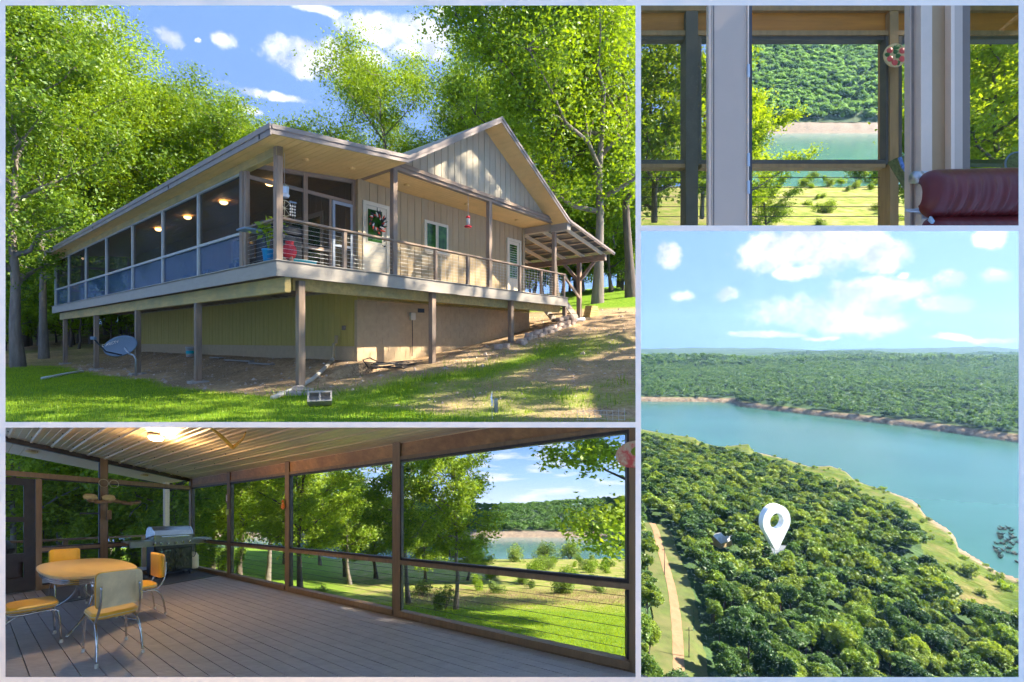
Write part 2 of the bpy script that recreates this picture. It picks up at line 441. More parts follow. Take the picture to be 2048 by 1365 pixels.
class TreeKind:
    def __init__(s, name, mat_leaf, mat_bark, seed, **k):
        w, s.P, s.leaf = tree_proto(seed, **k); s.seed = seed
        s.wood = bpy.data.meshes.new(name + '_wood'); s.wood.from_pydata([tuple(v) for v in w.v], [], w.f); s.wood.validate()
        s.wood.polygons.foreach_set('use_smooth', [True] * len(s.wood.polygons))
        s.wood.materials.append(mat_bark)
        s.crown = leaves_mesh(name + '_crown', s.P, s.leaf, seed=seed); s.crown.materials.append(mat_leaf)
        s.ml = mat_leaf
    def place(s, name, label, loc, rz=0, sc=1.0, cat='tree', group=None, bay=None):
        t = thing(name, label, cat, loc, rz, group); t.scale = (sc, sc, sc) if isinstance(sc, (int, float)) else sc
        scv = np.array(t.scale); c_, s_ = math.cos(rz), math.sin(rz)
        wood, crown = s.wood, s.crown
        if bay is not None:
            def wpos(Q):
                Q = Q * scv; return np.stack([Q[:, 0] * c_ - Q[:, 1] * s_, Q[:, 0] * s_ + Q[:, 1] * c_, Q[:, 2]], 1) + np.array(loc)
            ok = in_bay(wpos(s.P), bay)
            if not ok.all():
                if ok.sum() > 20:
                    crown = leaves_mesh('crown', s.P[ok], s.leaf, seed=s.seed + 1); crown.materials.append(s.ml)
                else: crown = None
            co = np.empty(len(s.wood.vertices) * 3); s.wood.vertices.foreach_get('co', co)
            okw = in_bay(wpos(co.reshape(-1, 3)), bay)
            if not okw.all():
                bm = bmesh.new(); bm.from_mesh(s.wood); bm.verts.ensure_lookup_table()
                bmesh.ops.delete(bm, geom=[v for v in bm.verts if not okw[v.index]], context='VERTS')
                if bm.faces:
                    wood = bpy.data.meshes.new('trunk'); bm.to_mesh(wood); wood.materials.append(s.wood.materials[0])
                else: wood = None
                bm.free()
        if wood is None and crown is None:
            bpy.data.objects.remove(t); return None
        if wood: obj('trunk', wood, None, t)
        if crown: obj('crown', crown, None, t)
        return t

OAKS = [TreeKind('oak_a', LEAF, BARK_L, 3, H=15, R=4.4, nleaf=60000, leaf=.13, base=.24, limbs=17),
        TreeKind('oak_b', LEAF, BARK, 7, H=14, R=3.7, nleaf=50000, leaf=.128, base=.28, limbs=15),
        TreeKind('oak_c', LEAF, BARK, 12, H=16, R=4.8, nleaf=62000, leaf=.135, base=.33, lean=(.03, .02), limbs=16),
        TreeKind('oak_d', LEAF, BARK_L, 21, H=13, R=3.4, nleaf=45000, leaf=.128, base=.20, limbs=15)]
SAPS = [TreeKind('sapling_a', LEAF, BARK, 31, H=6.5, R=2.0, tr=.09, base=.15, nleaf=9000, leaf=.14, limbs=10),
        TreeKind('sapling_b', LEAF, BARK, 35, H=5, R=2.2, tr=.08, base=.08, nleaf=10000, leaf=.13, limbs=10)]
class BushKind(TreeKind):
    """low dense shrub: leaves packed over a few lobes, short stems inside"""
    def __init__(s, name, mat_leaf, seed, h, r, n, leaf):
        g = np.random.default_rng(seed); s.seed = seed; s.leaf = leaf; s.ml = mat_leaf
        C = g.normal(size=(8, 3)) * np.array([r * .42, r * .42, h * .16]); C[:, 2] += h * .45
        i = g.integers(0, 8, n); d = g.normal(size=(n, 3)); d /= np.linalg.norm(d, axis=1)[:, None]
        s.P = C[i] + d * g.uniform(.25, 1.05, (n, 1)) ** .6 * np.array([r * .45, r * .45, h * .42])
        s.P = s.P[s.P[:, 2] > .02 * h]
        w = MB()
        for k in range(6):
            a = k * 1.05; w.tube([(0, 0, -.1 * h), (math.cos(a) * r * .4, math.sin(a) * r * .4, h * .6)], [.02 * h, .006 * h], 4, False)
        s.wood = bpy.data.meshes.new(name + '_wood'); s.wood.from_pydata([tuple(v) for v in w.v], [], w.f); s.wood.materials.append(BARK)
        s.crown = leaves_mesh(name + '_crown', s.P, leaf, seed=seed); s.crown.materials.append(mat_leaf)
def bush_kind(name, seed, n, ml, h=1.0, r=.7, leaf=.09): return BushKind(name, ml, seed, h, r, n, leaf)
BUSH = [bush_kind('bush_a', 41, 1800, LEAF_W), bush_kind('bush_b', 43, 1600, LEAF)]

# ------------------------------------------------------------------ the white lattice that divides the four places
def lattice():
    D = 5.0; k = D / FX
    t = thing('display_lattice', 'white painted lattice frame dividing the picture into four openings', 'frame', (0, D, 0))
    def rail(x0, x1, y0, y1, nm):
        X0, X1, Z0, Z1 = (x0 - 1024) * k, (x1 - 1024) * k, (682 - y1) * k, (682 - y0) * k
        e = min(X1 - X0, Z1 - Z0) * .30; d = .03
        m = MB().add([(X0, 0, Z0), (X1, 0, Z0), (X1, 0, Z1), (X0, 0, Z1), (X0 + e, d, Z0 + e), (X1 - e, d, Z0 + e), (X1 - e, d, Z1 - e), (X0 + e, d, Z1 - e)],
                     [(0, 1, 2, 3), (7, 6, 5, 4), (0, 4, 5, 1), (1, 5, 6, 2), (2, 6, 7, 3), (3, 7, 4, 0)])
        m.build(nm, WHITE, t)
    rail(-9, 11, -9, 1376, 'stile'); rail(2037, 2058, -9, 1376, 'stile'); rail(1271, 1282, 11, 1354, 'stile')
    rail(11, 2037, -9, 11, 'rail'); rail(11, 2037, 1354, 1376, 'rail')
    rail(11, 1271, 844, 855, 'rail'); rail(1282, 2037, 451, 462, 'rail')
lattice()

# ------------------------------------------------------------------ house ground
E2 = Vector((0.6172, 0.7868)); E1 = Vector((-0.7868, 0.6172)); C0 = Vector((-4.806, 10.0))
HRZ = math.atan2(.7868, .6172)
def HW(b, a, z=0.0):
    p = C0 + E2 * b + E1 * a
    return Vector((p.x, p.y, z))
def hloc(X, Y):
    dx, dy = X - C0.x, Y - C0.y
    return dx * .6172 + dy * .7868, -dx * .7868 + dy * .6172
def fbm(X, Y, s, seed=0, oct=4):
    """cheap value noise"""
    out = 0; amp = 1.0; tot = 0
    for o in range(oct):
        xs, ys = X / s + 17.3 * seed, Y / s - 9.1 * seed
        xi, yi = np.floor(xs).astype(int), np.floor(ys).astype(int); fx, fy = xs - xi, ys - yi
        fx, fy = fx * fx * (3 - 2 * fx), fy * fy * (3 - 2 * fy)
        def h(i, j):
            n = (i * 374761393 + j * 668265263 + seed * 1442695 + o * 9973) & 0x7fffffff
            n = ((n ^ (n >> 13)) * 1274126177) & 0x7fffffff
            return (n ^ (n >> 16)) % 65536 / 65536.0
        v = (h(xi, yi) * (1 - fx) + h(xi + 1, yi) * fx) * (1 - fy) + (h(xi, yi + 1) * (1 - fx) + h(xi + 1, yi + 1) * fx) * fy
        out = out + (v - .5) * amp; tot += amp; amp *= .5; s = s / 2
    return out / tot
def hground(X, Y):
    X, Y = np.asarray(X, float), np.asarray(Y, float)
    b, a = hloc(X, Y)
    be = np.maximum(0, b + .35 * np.minimum(a, 0))
    z = -1.15 + np.where(be < 12, .10 * be + .005 * be * be, 1.92 + .17 * (be - 12))
    z = z + .055 * np.maximum(0, a - 20) * (b < 12)
    # dirt banked up against the skirting under the deck
    z = z + .30 * np.exp(-((b - 2.7) / .9) ** 2) * ((a > 1.0) & (a < 21))
    z = z + .10 * fbm(X, Y, 3.0, 2) * np.clip((Y - 8) / 3, 0, 1) + .02 * fbm(X, Y, .5, 5) * np.clip((Y - 7.2) / 2, 0, 1)
    return z
def hz(x, y): return float(hground(np.array([x]), np.array([y]))[0])

def ground_mat():
    m = bpy.data.materials.new('yard_soil_gravel_turf'); m.use_nodes = True
    N, Lk = m.node_tree.nodes, m.node_tree.links; b = N['Principled BSDF']; b.inputs['Roughness'].default_value = .95
    b.inputs['Specular IOR Level'].default_value = .1
    tc = N.new('ShaderNodeTexCoord')
    def noise(sc, det=6, ro=.65):
        n = N.new('ShaderNodeTexNoise'); n.inputs['Scale'].default_value = sc; n.inputs['Detail'].default_value = det; n.inputs['Roughness'].default_value = ro
        Lk.new(tc.outputs['Object'], n.inputs['Vector']); return n.outputs[0]
    def ramp(v, stops):
        r = N.new('ShaderNodeValToRGB'); e = r.color_ramp.elements
        while len(e) < len(stops): e.new(.5)
        for i, (p, c) in enumerate(stops): e[i].position = p; e[i].color = tuple(c) + (1,)
        Lk.new(v, r.inputs[0]); return r.outputs[0]
    at = N.new('ShaderNodeAttribute'); at.attribute_name = 'turf'
    vo = N.new('ShaderNodeTexVoronoi'); vo.inputs['Scale'].default_value = 26; Lk.new(tc.outputs['Object'], vo.inputs['Vector'])
    gravel = ramp(vo.outputs['Distance'], [(0, (.52, .37, .22)), (.5, (.36, .25, .145)), (.9, (.15, .10, .06))])
    litter = ramp(noise(9), [(.3, (.28, .165, .08)), (.5, (.48, .32, .17)), (.7, (.62, .45, .27))])
    mx = N.new('ShaderNodeMix'); mx.data_type = 'RGBA'; Lk.new(ramp(noise(.6, 3), [(.42, (0, 0, 0)), (.56, (1, 1, 1))]), mx.inputs[0]); Lk.new(gravel, mx.inputs[6]); Lk.new(litter, mx.inputs[7])
    turf = ramp(noise(5), [(.3, (.08, .17, .010)), (.5, (.15, .27, .016)), (.72, (.27, .33, .04))])
    m2 = N.new('ShaderNodeMix'); m2.data_type = 'RGBA'; Lk.new(at.outputs['Fac'], m2.inputs[0]); Lk.new(mx.outputs[2], m2.inputs[6]); Lk.new(turf, m2.inputs[7])
    Lk.new(m2.outputs[2], b.inputs['Base Color'])
    bp = N.new('ShaderNodeBump'); bp.inputs['Strength'].default_value = .7; bp.inputs['Distance'].default_value = .04
    Lk.new(noise(30), bp.inputs['Height']); Lk.new(bp.outputs[0], b.inputs['Normal'])
    return m
GROUND = ground_mat()

def grid_mesh(name, X, Y, Z, attr=None):
    ny, nx = X.shape
    me = bpy.data.meshes.new(name)
    V = np.stack([X, Y, Z], -1).reshape(-1, 3)
    i = np.arange(ny * nx).reshape(ny, nx)
    F = np.stack([i[:-1, :-1], i[:-1, 1:], i[1:, 1:], i[1:, :-1]], -1).reshape(-1, 4)
    me.vertices.add(len(V)); me.vertices.foreach_set('co', V.reshape(-1).astype(np.float32))
    me.loops.add(F.size); me.loops.foreach_set('vertex_index', F.reshape(-1).astype(np.int32))
    me.polygons.add(len(F)); me.polygons.foreach_set('loop_start', np.arange(0, F.size, 4, dtype=np.int32))
    me.polygons.foreach_set('loop_total', np.full(len(F), 4, np.int32))
    me.polygons.foreach_set('use_smooth', np.ones(len(F), bool))
    for k, A in (attr or {}).items():
        at = me.attributes.new(k, 'FLOAT', 'POINT'); at.data.foreach_set('value', A.reshape(-1).astype(np.float32))
    me.update(calc_edges=True)
    return me

def turf_amount(X, Y):
    """1 on the lawn, 0 on dirt, gravel and under the deck"""
    b, a = hloc(X, Y)
    n = fbm(X, Y, 1.6, 8)
    left = np.clip((-.15 - b + n * 1.0) / .5, 0, 1) * np.clip((22 - a) / 4, 0, 1)
    left = np.maximum(left, np.clip((.9 - b + n * 1.2) / .6, 0, 1) * np.clip((1.5 - a) / .8, 0, 1))
    band = np.exp(-(((a + 1.6) + n * 2.2 + .04 * b) / 1.0) ** 2) * np.clip((11 - b) / 4, 0, 1) * np.clip((b + 1) / 1, 0, 1)
    mid = np.clip(.42 + n * 2.2, 0, 1) * np.clip((-1.0 - a) / 1.0, 0, 1) * np.clip((7 - b) / 5, 0, 1)
    mead = np.clip((b - 16 + n) / 1.5, 0, 1)
    woods = np.clip(fbm(X, Y, 5, 4) * 3 + .15, 0, 1) * np.clip((a - 18) / 5, 0, 1) * .8
    under = ((b > -.1) & (a > .2) & (b < 11.5) & (a < 22))
    t = np.clip(np.maximum.reduce([left, band, mid, mead, woods]), 0, 1)
    return np.where(under, np.minimum(t, .12), t)

ty = np.concatenate([np.linspace(6.75, 16, 150), np.linspace(16.2, 48, 90)])
tx = np.linspace(-1.12, .2571, 260)
YY, TT = np.meshgrid(ty, tx, indexing='ij')
XX = YY * TT
ZZ = hground(XX, YY)
ZZ[0, :] = -(849.5 - 682) / FX * YY[0, :]
gm_ = grid_mesh('ground', XX, YY, ZZ, {'turf': turf_amount(XX, YY)})
_bm = bmesh.new(); _bm.from_mesh(gm_)      # hidden ground behind the house cut open to let sun reach the porch trees
bmesh.ops.delete(_bm, geom=[f for f in _bm.faces if f.calc_center_median().y > 29 and -.60 < f.calc_center_median().x / f.calc_center_median().y < -.01], context='FACES')
_bm.to_mesh(gm_); _bm.free()
tag(obj('ground', gm_, GROUND), 'yard of grass, gravel and bare dirt around the house', None, kind='structure')

def blades(name, X, Y, Zf, hgt, wid, material, seed, lean=.5):
    g = np.random.default_rng(seed); n = len(X)
    ang = g.uniform(0, 6.283, n); h = hgt * g.uniform(.5, 1.5, n); w = wid * g.uniform(.7, 1.3, n)
    z = Zf(X, Y); base = np.stack([X, Y, z - .01], 1)
    sd = np.stack([np.cos(ang), np.sin(ang), 0 * ang], 1) * w[:, None]
    la = g.uniform(0, 6.283, n); ln = np.stack([np.cos(la), np.sin(la), 0 * la], 1) * (h * g.uniform(0, lean, n))[:, None]
    tip = base + ln; tip[:, 2] += h
    V = np.empty((n, 4, 3)); V[:, 0] = base - sd; V[:, 1] = base + sd; V[:, 2] = tip + sd * .1; V[:, 3] = tip - sd * .1
    me = quads_mesh(name, V); me.materials.append(material)
    return obj(name, me)
def scatter_ground(n, y0, y1, t0, t1, seed, dens):
    g = np.random.default_rng(seed)
    Y = np.sqrt(g.uniform(y0 ** 2, y1 ** 2, n)); X = Y * g.uniform(t0, t1, n)
    k = g.random(n) < dens(X, Y)
    return X[k], Y[k]
gx, gy = scatter_ground(150000, 6.95, 22, -1.1, .252, 5, lambda X, Y: turf_amount(X, Y) * .9)
tag(blades('lawn_grass', gx, gy, hground, .055, .006, GRASSM, 1), 'short mown grass of the shaded lawn', kind='stuff')
gx, gy = scatter_ground(26000, 6.95, 20, -.5, .252, 6, lambda X, Y: np.clip(fbm(X, Y, 1.1, 33) * 3.2 - .1, 0, 1) * turf_amount(X, Y))
tag(blades('tall_weeds', gx, gy, hground, .17, .010, GRASSM, 2, .8), 'taller weeds and crabgrass in patches by the deck posts', kind='stuff')
def stones():
    g = np.random.default_rng(9); n = 2600
    Y = np.sqrt(g.uniform(8.5 ** 2, 24 ** 2, n)); X = Y * g.uniform(-.9, .252, n)
    k = g.random(n) > turf_amount(X, Y) * 1.2; X, Y = X[k], Y[k]; Z = hground(X, Y); n = len(X)
    r = g.uniform(.012, .045, n) * (1 + (g.random(n) < .06) * 1.0)
    base = np.array([(1, 0, 0), (-1, 0, 0), (0, 1, 0), (0, -1, 0), (0, 0, .8), (0, 0, -.8)], float)
    V = (base[None] * g.uniform(.6, 1.4, (n, 6, 3))) * r[:, None, None] + np.stack([X, Y, Z], 1)[:, None]
    f = [(0, 2, 4), (2, 1, 4), (1, 3, 4), (3, 0, 4), (2, 0, 5), (1, 2, 5), (3, 1, 5), (0, 3, 5)]
    F = (np.arange(n)[:, None, None] * 6 + np.array(f)[None]).reshape(-1, 3)
    me = bpy.data.meshes.new('loose_stones'); me.from_pydata(V.reshape(-1, 3).tolist(), [], F.tolist())
    tag(obj('loose_gravel', me, STONE), 'scattered pebbles and clods on the bare dirt', kind='stuff')
stones()

# ------------------------------------------------------------------ the house
ZD = 1.65      # deck surface
house = thing('lake_house', 'tan board sided lake house with gable roof, raised on posts with wraparound deck', 'house', HW(0, 0, 0), HRZ)
def boards(parent, name, matl, x0, x1, y, z0f, z1f, w=.27, gap=.014, th=.022, axis='x', dirn=-1):
    """vertical boards side by side along x (face towards -y) or along y (face towards -x)"""
    n = max(1, round((x1 - x0) / w)); w = (x1 - x0) / n
    for i in range(n):
        p0, p1 = x0 + i * w + gap / 2, x0 + (i + 1) * w - gap / 2
        za0, za1 = z0f(p0), z0f(p1); zb0, zb1 = z1f(p0), z1f(p1)
        pr = th + (i % 3) * .0015
        if axis == 'x': poly = [(p0, y, za0), (p1, y, za1), (p1, y, zb1), (p0, y, zb0)]; d = (0, dirn * pr, 0)
        else: poly = [(y, p0, za0), (y, p1, za1), (y, p1, zb1), (y, p0, zb0)]; d = (dirn * pr, 0, 0)
        MB().prism(poly, d).build(name, matl, parent)
K = lambda v: (lambda p: v)
# roof profile along the front (b, z of the top surface)
PROF = [(-.40, 4.11), (2.92, 4.50), (6.50, 6.74), (10.40, 4.40), (14.0, 3.72)]
def roofz(b):
    for (x0, z0), (x1, z1) in zip(PROF, PROF[1:]):
        if b <= x1: return z0 + (z1 - z0) * (b - x0) / (x1 - x0)
    return PROF[-1][1]
YB = 21.0
# decks and framing
deck = MB().box(.04, 2.85, .04, 22.0, ZD - .05, ZD - .028).box(2.85, 11.22, .04, 1.40, ZD - .05, ZD - .028).build('deck', FASCIA, house)
for i in range(9):
    MB().box(.02, 11.24, .03 + i * .151, .03 + i * .151 + .143, ZD - .027, ZD).build('deck_board', FASCIA, deck)
for i in range(10):
    MB().box(.02 + i * .283, .02 + i * .283 + .27, 1.42, 22.0, ZD - .027, ZD).build('deck_board', FASCIA, deck)
MB().box(-.005, .035, -.005, 22.02, 1.335, ZD - .03).build('fascia', FASCIA, deck)
MB().box(.036, 11.26, -.005, .028, 1.335, ZD - .03).build('fascia', FASCIA, deck)
MB().box(11.23, 11.265, .03, 1.4, 1.335, ZD - .03).build('fascia', FASCIA, deck)
MB().box(-.03, 11.29, -.03, .05, ZD + .001, ZD + .022).build('deck_edge_board', FASCIA, deck)
MB().box(-.03, .05, .052, 22.03, ZD + .001, ZD + .022).build('deck_edge_board', FASCIA, deck)
for i in range(42):
    MB().box(.04, 2.84, .35 + i * .52, .39 + i * .52, 1.37, 1.598).build('joist', WOODX, deck)
for i in range(16):
    MB().box(3.1 + i * .52, 3.14 + i * .52, .05, 1.34, 1.37, 1.598).build('joist', WOODY, deck)
MB().box(.20, .33, .05, 21.6, 1.02, 1.335).build('under_beam', BEAMY, deck)
MB().box(.50, 11.2, .29, .41, 1.10, 1.36).build('under_beam', BEAMY, deck)
def post(parent, b, a, z0, z1, w=.14, nm='post', m=WOODG, bev=.008):
    return MB().box(b - w / 2, b + w / 2, a - w / 2, a + w / 2, z0, z1).build(nm, m, parent, bev=bev)
for b, a in ((.63, .22), (.265, 4.85), (.265, 9.98), (.265, 15.25), (.265, 20.8)):
    w = HW(b, a); g = hz(w.x, w.y)
    post(house, b, a, g - .05, 1.30 if b > .5 else 1.02, .15)
    p = MB(); rr = random.Random(int(a * 10))
    p.prism([(b - .22, a - .2, g - .08), (b + .2, a - .23, g - .08), (b + .24, a + .2, g - .08), (b - .2, a + .22, g - .08)], (0, 0, .13)).build('post_footing', CONC, house, bev=.015)
for b in (4.47, 8.0, 11.40):
    w = HW(b, .3); post(house, b, .22, hz(w.x, w.y) - .1, 1.34, .15)
# upper posts, beams and rail
for b, a, z1 in ((.07, .07, 4.02), (3.04, .09, 4.36), (6.74, .09, 4.36), (10.45, .09, 4.36)):
    post(house, b, a, ZD, z1, .14)
MB().box(2.93, 10.60, .02, .17, 4.35, 4.53).build('porch_beam', WOODX, house, bev=.006)
MB().box(2.90, 10.62, -.03, .02, 4.44, 4.55).build('porch_beam', WOODX, house, bev=.006)
MB().box(2.93, 3.07, .17, 1.42, 4.35, 4.50).build('porch_beam', WOODY, house, bev=.006)
MB().box(.0, .14, .0, 21.3, 3.80, 4.03).build('eave_beam', BEAMY, house)
MB().box(10.3, 10.52, .17, 1.5, 4.12, 4.36).build('porch_beam', FASCIA, house)
rail_p = []
for b in (1.61, 4.45, 5.74, 8.29, 9.57, 11.10):
    post(house, b, .07, ZD, 2.52, .09, 'rail_post')
MB().box(.14, 11.15, .0, .14, 2.52, 2.565).build('handrail', WOODX, house, bev=.006)
MB().box(.0, .14, .15, 1.58, 2.49, 2.535).build('handrail', WOODY, house, bev=.006)
for i in range(9):
    z = ZD + .09 + i * .093
    MB().tube([(.07, .08, z), (4.45, .075, z)], .0032, 5).build('rail_cable', CABLE, house)
    MB().tube([(.07, .08, z), (.07, 1.6, z)], .0032, 5).build('rail_cable', CABLE, house)
for x0, x1 in ((4.50, 5.69), (5.79, 6.66), (6.82, 8.24), (8.34, 9.52), (9.62, 10.37), (10.53, 11.06)):
    for i in range(9):
        z = ZD + .09 + i * .093
        MB().tube([(x0, .075, z), (x1, .075, z)], .0028, 4).build('mesh_wire', CABLE, house)
    n = int((x1 - x0) / .15)
    for i in range(1, n):
        x = x0 + (x1 - x0) * i / n
        MB().tube([(x, .078, ZD + .06), (x, .078, 2.5)], .0028, 4).build('mesh_wire', CABLE, house)
# walls
fw = MB().box(2.85, 10.28, 1.40, 1.52, ZD - .3, 4.36).build('front_wall', SIDING, house)
boards(fw, 'siding_board', SIDING, 2.97, 10.16, 1.40, K(ZD), K(4.34), .262)
MB().box(2.84, 2.965, 1.33, 1.41, ZD, 4.34).build('corner_trim', SIDING, fw)
MB().box(10.165, 10.30, 1.33, 1.41, ZD, 4.34).build('corner_trim', SIDING, fw)
MB().box(10.16, 10.30, 1.52, YB - .3, .4, 4.36).build('side_wall', SIDING, house)
iw = MB().box(2.86, 2.97, 1.53, 20.6, ZD - .3, 4.35).build('porch_inner_wall', SIDING, house)
boards(iw, 'siding_board', SIDING, 1.6, 20.5, 2.86, K(ZD), K(4.30), .30, axis='y')
gw = MB()
gw.prism([(3.05, .14, 4.5), (10.3, .14, 4.45), (6.5, .14, 6.55)], (0, .06, 0)).build('gable_wall', SIDINGG, house)
GW = house.children[-1]
boards(GW, 'siding_board', SIDINGG, 3.15, 10.2, .14, K(4.53), lambda b: max(4.54, roofz(b) - .14), .265, .02)
MB().box(3.0, 10.28, .17, 1.40, 4.36, 4.38).build('entry_ceiling', SOFFIT, house)
EC = house.children[-1]
for i in range(8):
    MB().box(3.08, 10.29, .18 + i * .152, .18 + i * .152 + .145, 4.345, 4.36).build('ceiling_board', SOFFIT, EC)
# foundation: skirting on the long side, painted blocks in front
sk = MB().box(2.87, 2.99, 1.45, 19.6, -1.2, 1.36).build('skirting_wall', SKIRT, house)
boards(sk, 'skirting_board', SKIRT, 1.55, 19.5, 2.87, K(-.14), K(1.34), .30, axis='y')
MB().box(2.82, 2.868, 1.5, 19.55, -.9, -.145).build('footing_band', BLOCK, sk)
fb = MB().box(2.86, 10.66, 1.40, 1.52, -1.2, 1.1).build('block_wall', BLOCK, house)
for r in range(10):
    z0 = -.92 + r * .203
    x = 2.855 - (r % 2) * .2
    while x < 10.65:
        x0, x1 = max(2.855, x), min(10.66, x + .405)
        if x1 - x0 > .06: MB().box(x0 + .002, x1 - .002, 1.393, 1.40, z0 + .002, z0 + .201).build('block', BLOCK, fb)
        x += .41
MB().box(2.86, 10.66, 1.33, 1.40, 1.115, 1.15).build('ledger_strip', BEAMY, fb)
boards(fb, 'skirting_board', SKIRT, 2.86, 10.66, 1.40, K(1.155), K(1.36), .27)
# doors and window on the front wall
def door(parent, b0, b1, ztop, pane):
    d = MB().box(b0 + .10, b1 - .10, 1.35, 1.372, ZD + .02, ztop - .10).build('door', CREAM, parent)
    for x0, x1, z0, z1 in ((b0, b0 + .10, ZD, ztop), (b1 - .10, b1, ZD, ztop), (b0 + .10, b1 - .10, ztop - .10, ztop)):
        MB().box(x0, x1, 1.315, 1.377, z0, z1).build('door_trim', CREAM, d)
    x0, x1, z0, z1 = pane
    MB().box(x0, x1, 1.340, 1.349, z0, z1).build('pane', GLASS, d)
    for q in ((x0 - .03, x0, z0 - .03, z1 + .03), (x1, x1 + .03, z0 - .03, z1 + .03), (x0, x1, z0 - .03, z0), (x0, x1, z1, z1 + .03)):
        MB().box(q[0], q[1], 1.333, 1.349, q[2], q[3]).build('pane_frame', CREAM, d)
    MB().tube([(b1 - .16, 1.35, ZD + 1.0), (b1 - .16, 1.29, ZD + 1.0)], .018, 8).tube([(b1 - .16, 1.295, ZD + 1.0), (b1 - .26, 1.295, ZD + 1.0)], .011, 6).build('door_handle', DARK, d)
    MB().tube([(b1 - .16, 1.35, ZD + 1.16), (b1 - .16, 1.325, ZD + 1.16)], .028, 10).build('door_lock', DARK, d)
    return d
d1 = door(house, 2.99, 3.86, 3.80, (3.15, 3.62, 2.72, 3.60))
d2 = door(house, 9.20, 10.05, 3.82, (9.36, 9.80, 2.35, 3.60))
for i in range(14):
    MB().box(9.37, 9.79, 1.334, 1.339, 2.38 + i * .087, 2.39 + i * .087).build('blind_slat', CREAM, d2)
wn = MB().box(5.19, 6.18, 1.33, 1.375, 2.76, 3.70).build('window', CREAM, house)
for x0, x1 in ((5.27, 5.63), (5.74, 6.10)):
    MB().box(x0, x1, 1.322, 1.329, 2.85, 3.61).build('pane', GLASS, wn)
    for q in ((x0 - .025, x0, 2.825, 3.635), (x1, x1 + .025, 2.825, 3.635), (x0, x1, 2.825, 2.85), (x0, x1, 3.61, 3.635)):
        MB().box(q[0], q[1], 1.315, 1.329, q[2], q[3]).build('window_frame', CREAM, wn)
MB().box(5.15, 6.22, 1.28, 1.375, 2.72, 2.758).build('window_sill', CREAM, wn)
# screened porch: front end wall
for b, w, m in ((.07, .10, WOODG), (1.44, .11, WOODG), (2.80, .10, WOODG)):
    post(house, b, 1.50, ZD, roofz(b) - .18, w, 'screen_post', m)
MB().box(.12, 2.75, 1.46, 1.54, 3.64, 3.73).build('screen_rail', WOODX, house, bev=.005)
MB().box(.12, 2.14, 1.46, 1.54, 2.27, 2.36).build('screen_rail', WOODX, house, bev=.005)
MB().prism([(.05, 1.455, roofz(.05) - .27), (2.85, 1.455, roofz(2.85) - .27), (2.85, 1.455, roofz(2.85) - .17), (.05, 1.455, roofz(.05) - .17)], (0, .09, 0)).build('screen_rail', WOODX, house)
post(house, 2.12, 1.50, ZD, 3.64, .07, 'screen_post')
for poly in ([(.12, 2.36), (1.385, 2.36), (1.385, 3.64), (.12, 3.64)], [(1.495, 2.36), (2.085, 2.36), (2.085, 3.64), (1.495, 3.64)],
             [(.12, ZD), (1.385, ZD), (1.385, 2.27), (.12, 2.27)], [(1.495, ZD), (2.085, ZD), (2.085, 2.27), (1.495, 2.27)],
             [(.12, 3.73), (1.385, 3.73), (1.385, roofz(1.385) - .28), (.12, roofz(.12) - .28)], [(1.495, 3.73), (2.75, 3.73), (2.75, roofz(2.75) - .28), (1.495, roofz(1.495) - .28)]):
    MB().prism([(x, 1.498, z) for x, z in poly], (0, .004, 0)).build('screen_pane', SCREEN, house)
GREYF = mat('grey_aluminium_frame', (.30, .33, .36), .4, .05, 4)
sd = MB().prism([(2.24, 1.475, ZD + .1), (2.70, 1.475, ZD + .1), (2.70, 1.475, 3.55), (2.24, 1.475, 3.55)], (0, .004, 0)).build('screen_door', SCREEN, house)
for q in ((2.17, 2.24, ZD + .02, 3.63), (2.70, 2.77, ZD + .02, 3.63), (2.24, 2.70, 3.55, 3.63), (2.24, 2.70, ZD + .02, ZD + .10), (2.24, 2.70, 2.45, 2.50)):
    MB().box(q[0], q[1], 1.45, 1.50, q[2], q[3]).build('door_frame', GREYF, sd)
# screened porch: the long side
PY = [1.63, 4.19, 6.84, 9.68, 12.78, 15.79, 18.81, 21.4]
ALU = mat('silver_screen_frame', (.42, .40, .35), .5, .08, 4)
for i, y in enumerate(PY):
    post(house, .07, y, ZD, 3.82, .15 if i in (0, 7) else .10, 'screen_post', WOODG if i == 0 else ALU)
for y0, y1 in zip(PY, PY[1:]):
    a0, a1 = y0 + .055, y1 - .055
    if y0 == PY[0]: a0 = y0 + .08
    MB().box(.02, .12, a0, a1, 2.40, 2.46).build('screen_rail', ALU, house)
    MB().box(.02, .12, a0, a1, 3.76, 3.81).build('screen_rail', ALU, house)
    MB().prism([(.068, a0, 2.46), (.068, a1, 2.46), (.068, a1, 3.76), (.068, a0, 3.76)], (.004, 0, 0)).build('screen_pane', SCREEN, house)
    MB().prism([(.068, a0, ZD + .03), (.068, a1, ZD + .03), (.068, a1, 2.40), (.068, a0, 2.40)], (.004, 0, 0)).build('vinyl_pane', SCREENB, house)
# far end wall of the porch: open frames
for b in (1.0, 1.95, 2.85):
    post(house, b, 21.4, ZD, roofz(b) - .2, .12, 'screen_post', WOODG)
MB().box(.1, 2.9, 21.34, 21.46, 2.40, 2.48).build('screen_rail', WOODX, house)
MB().box(.1, 2.9, 21.34, 21.46, 3.55, 3.66).build('screen_rail', WOODX, house)
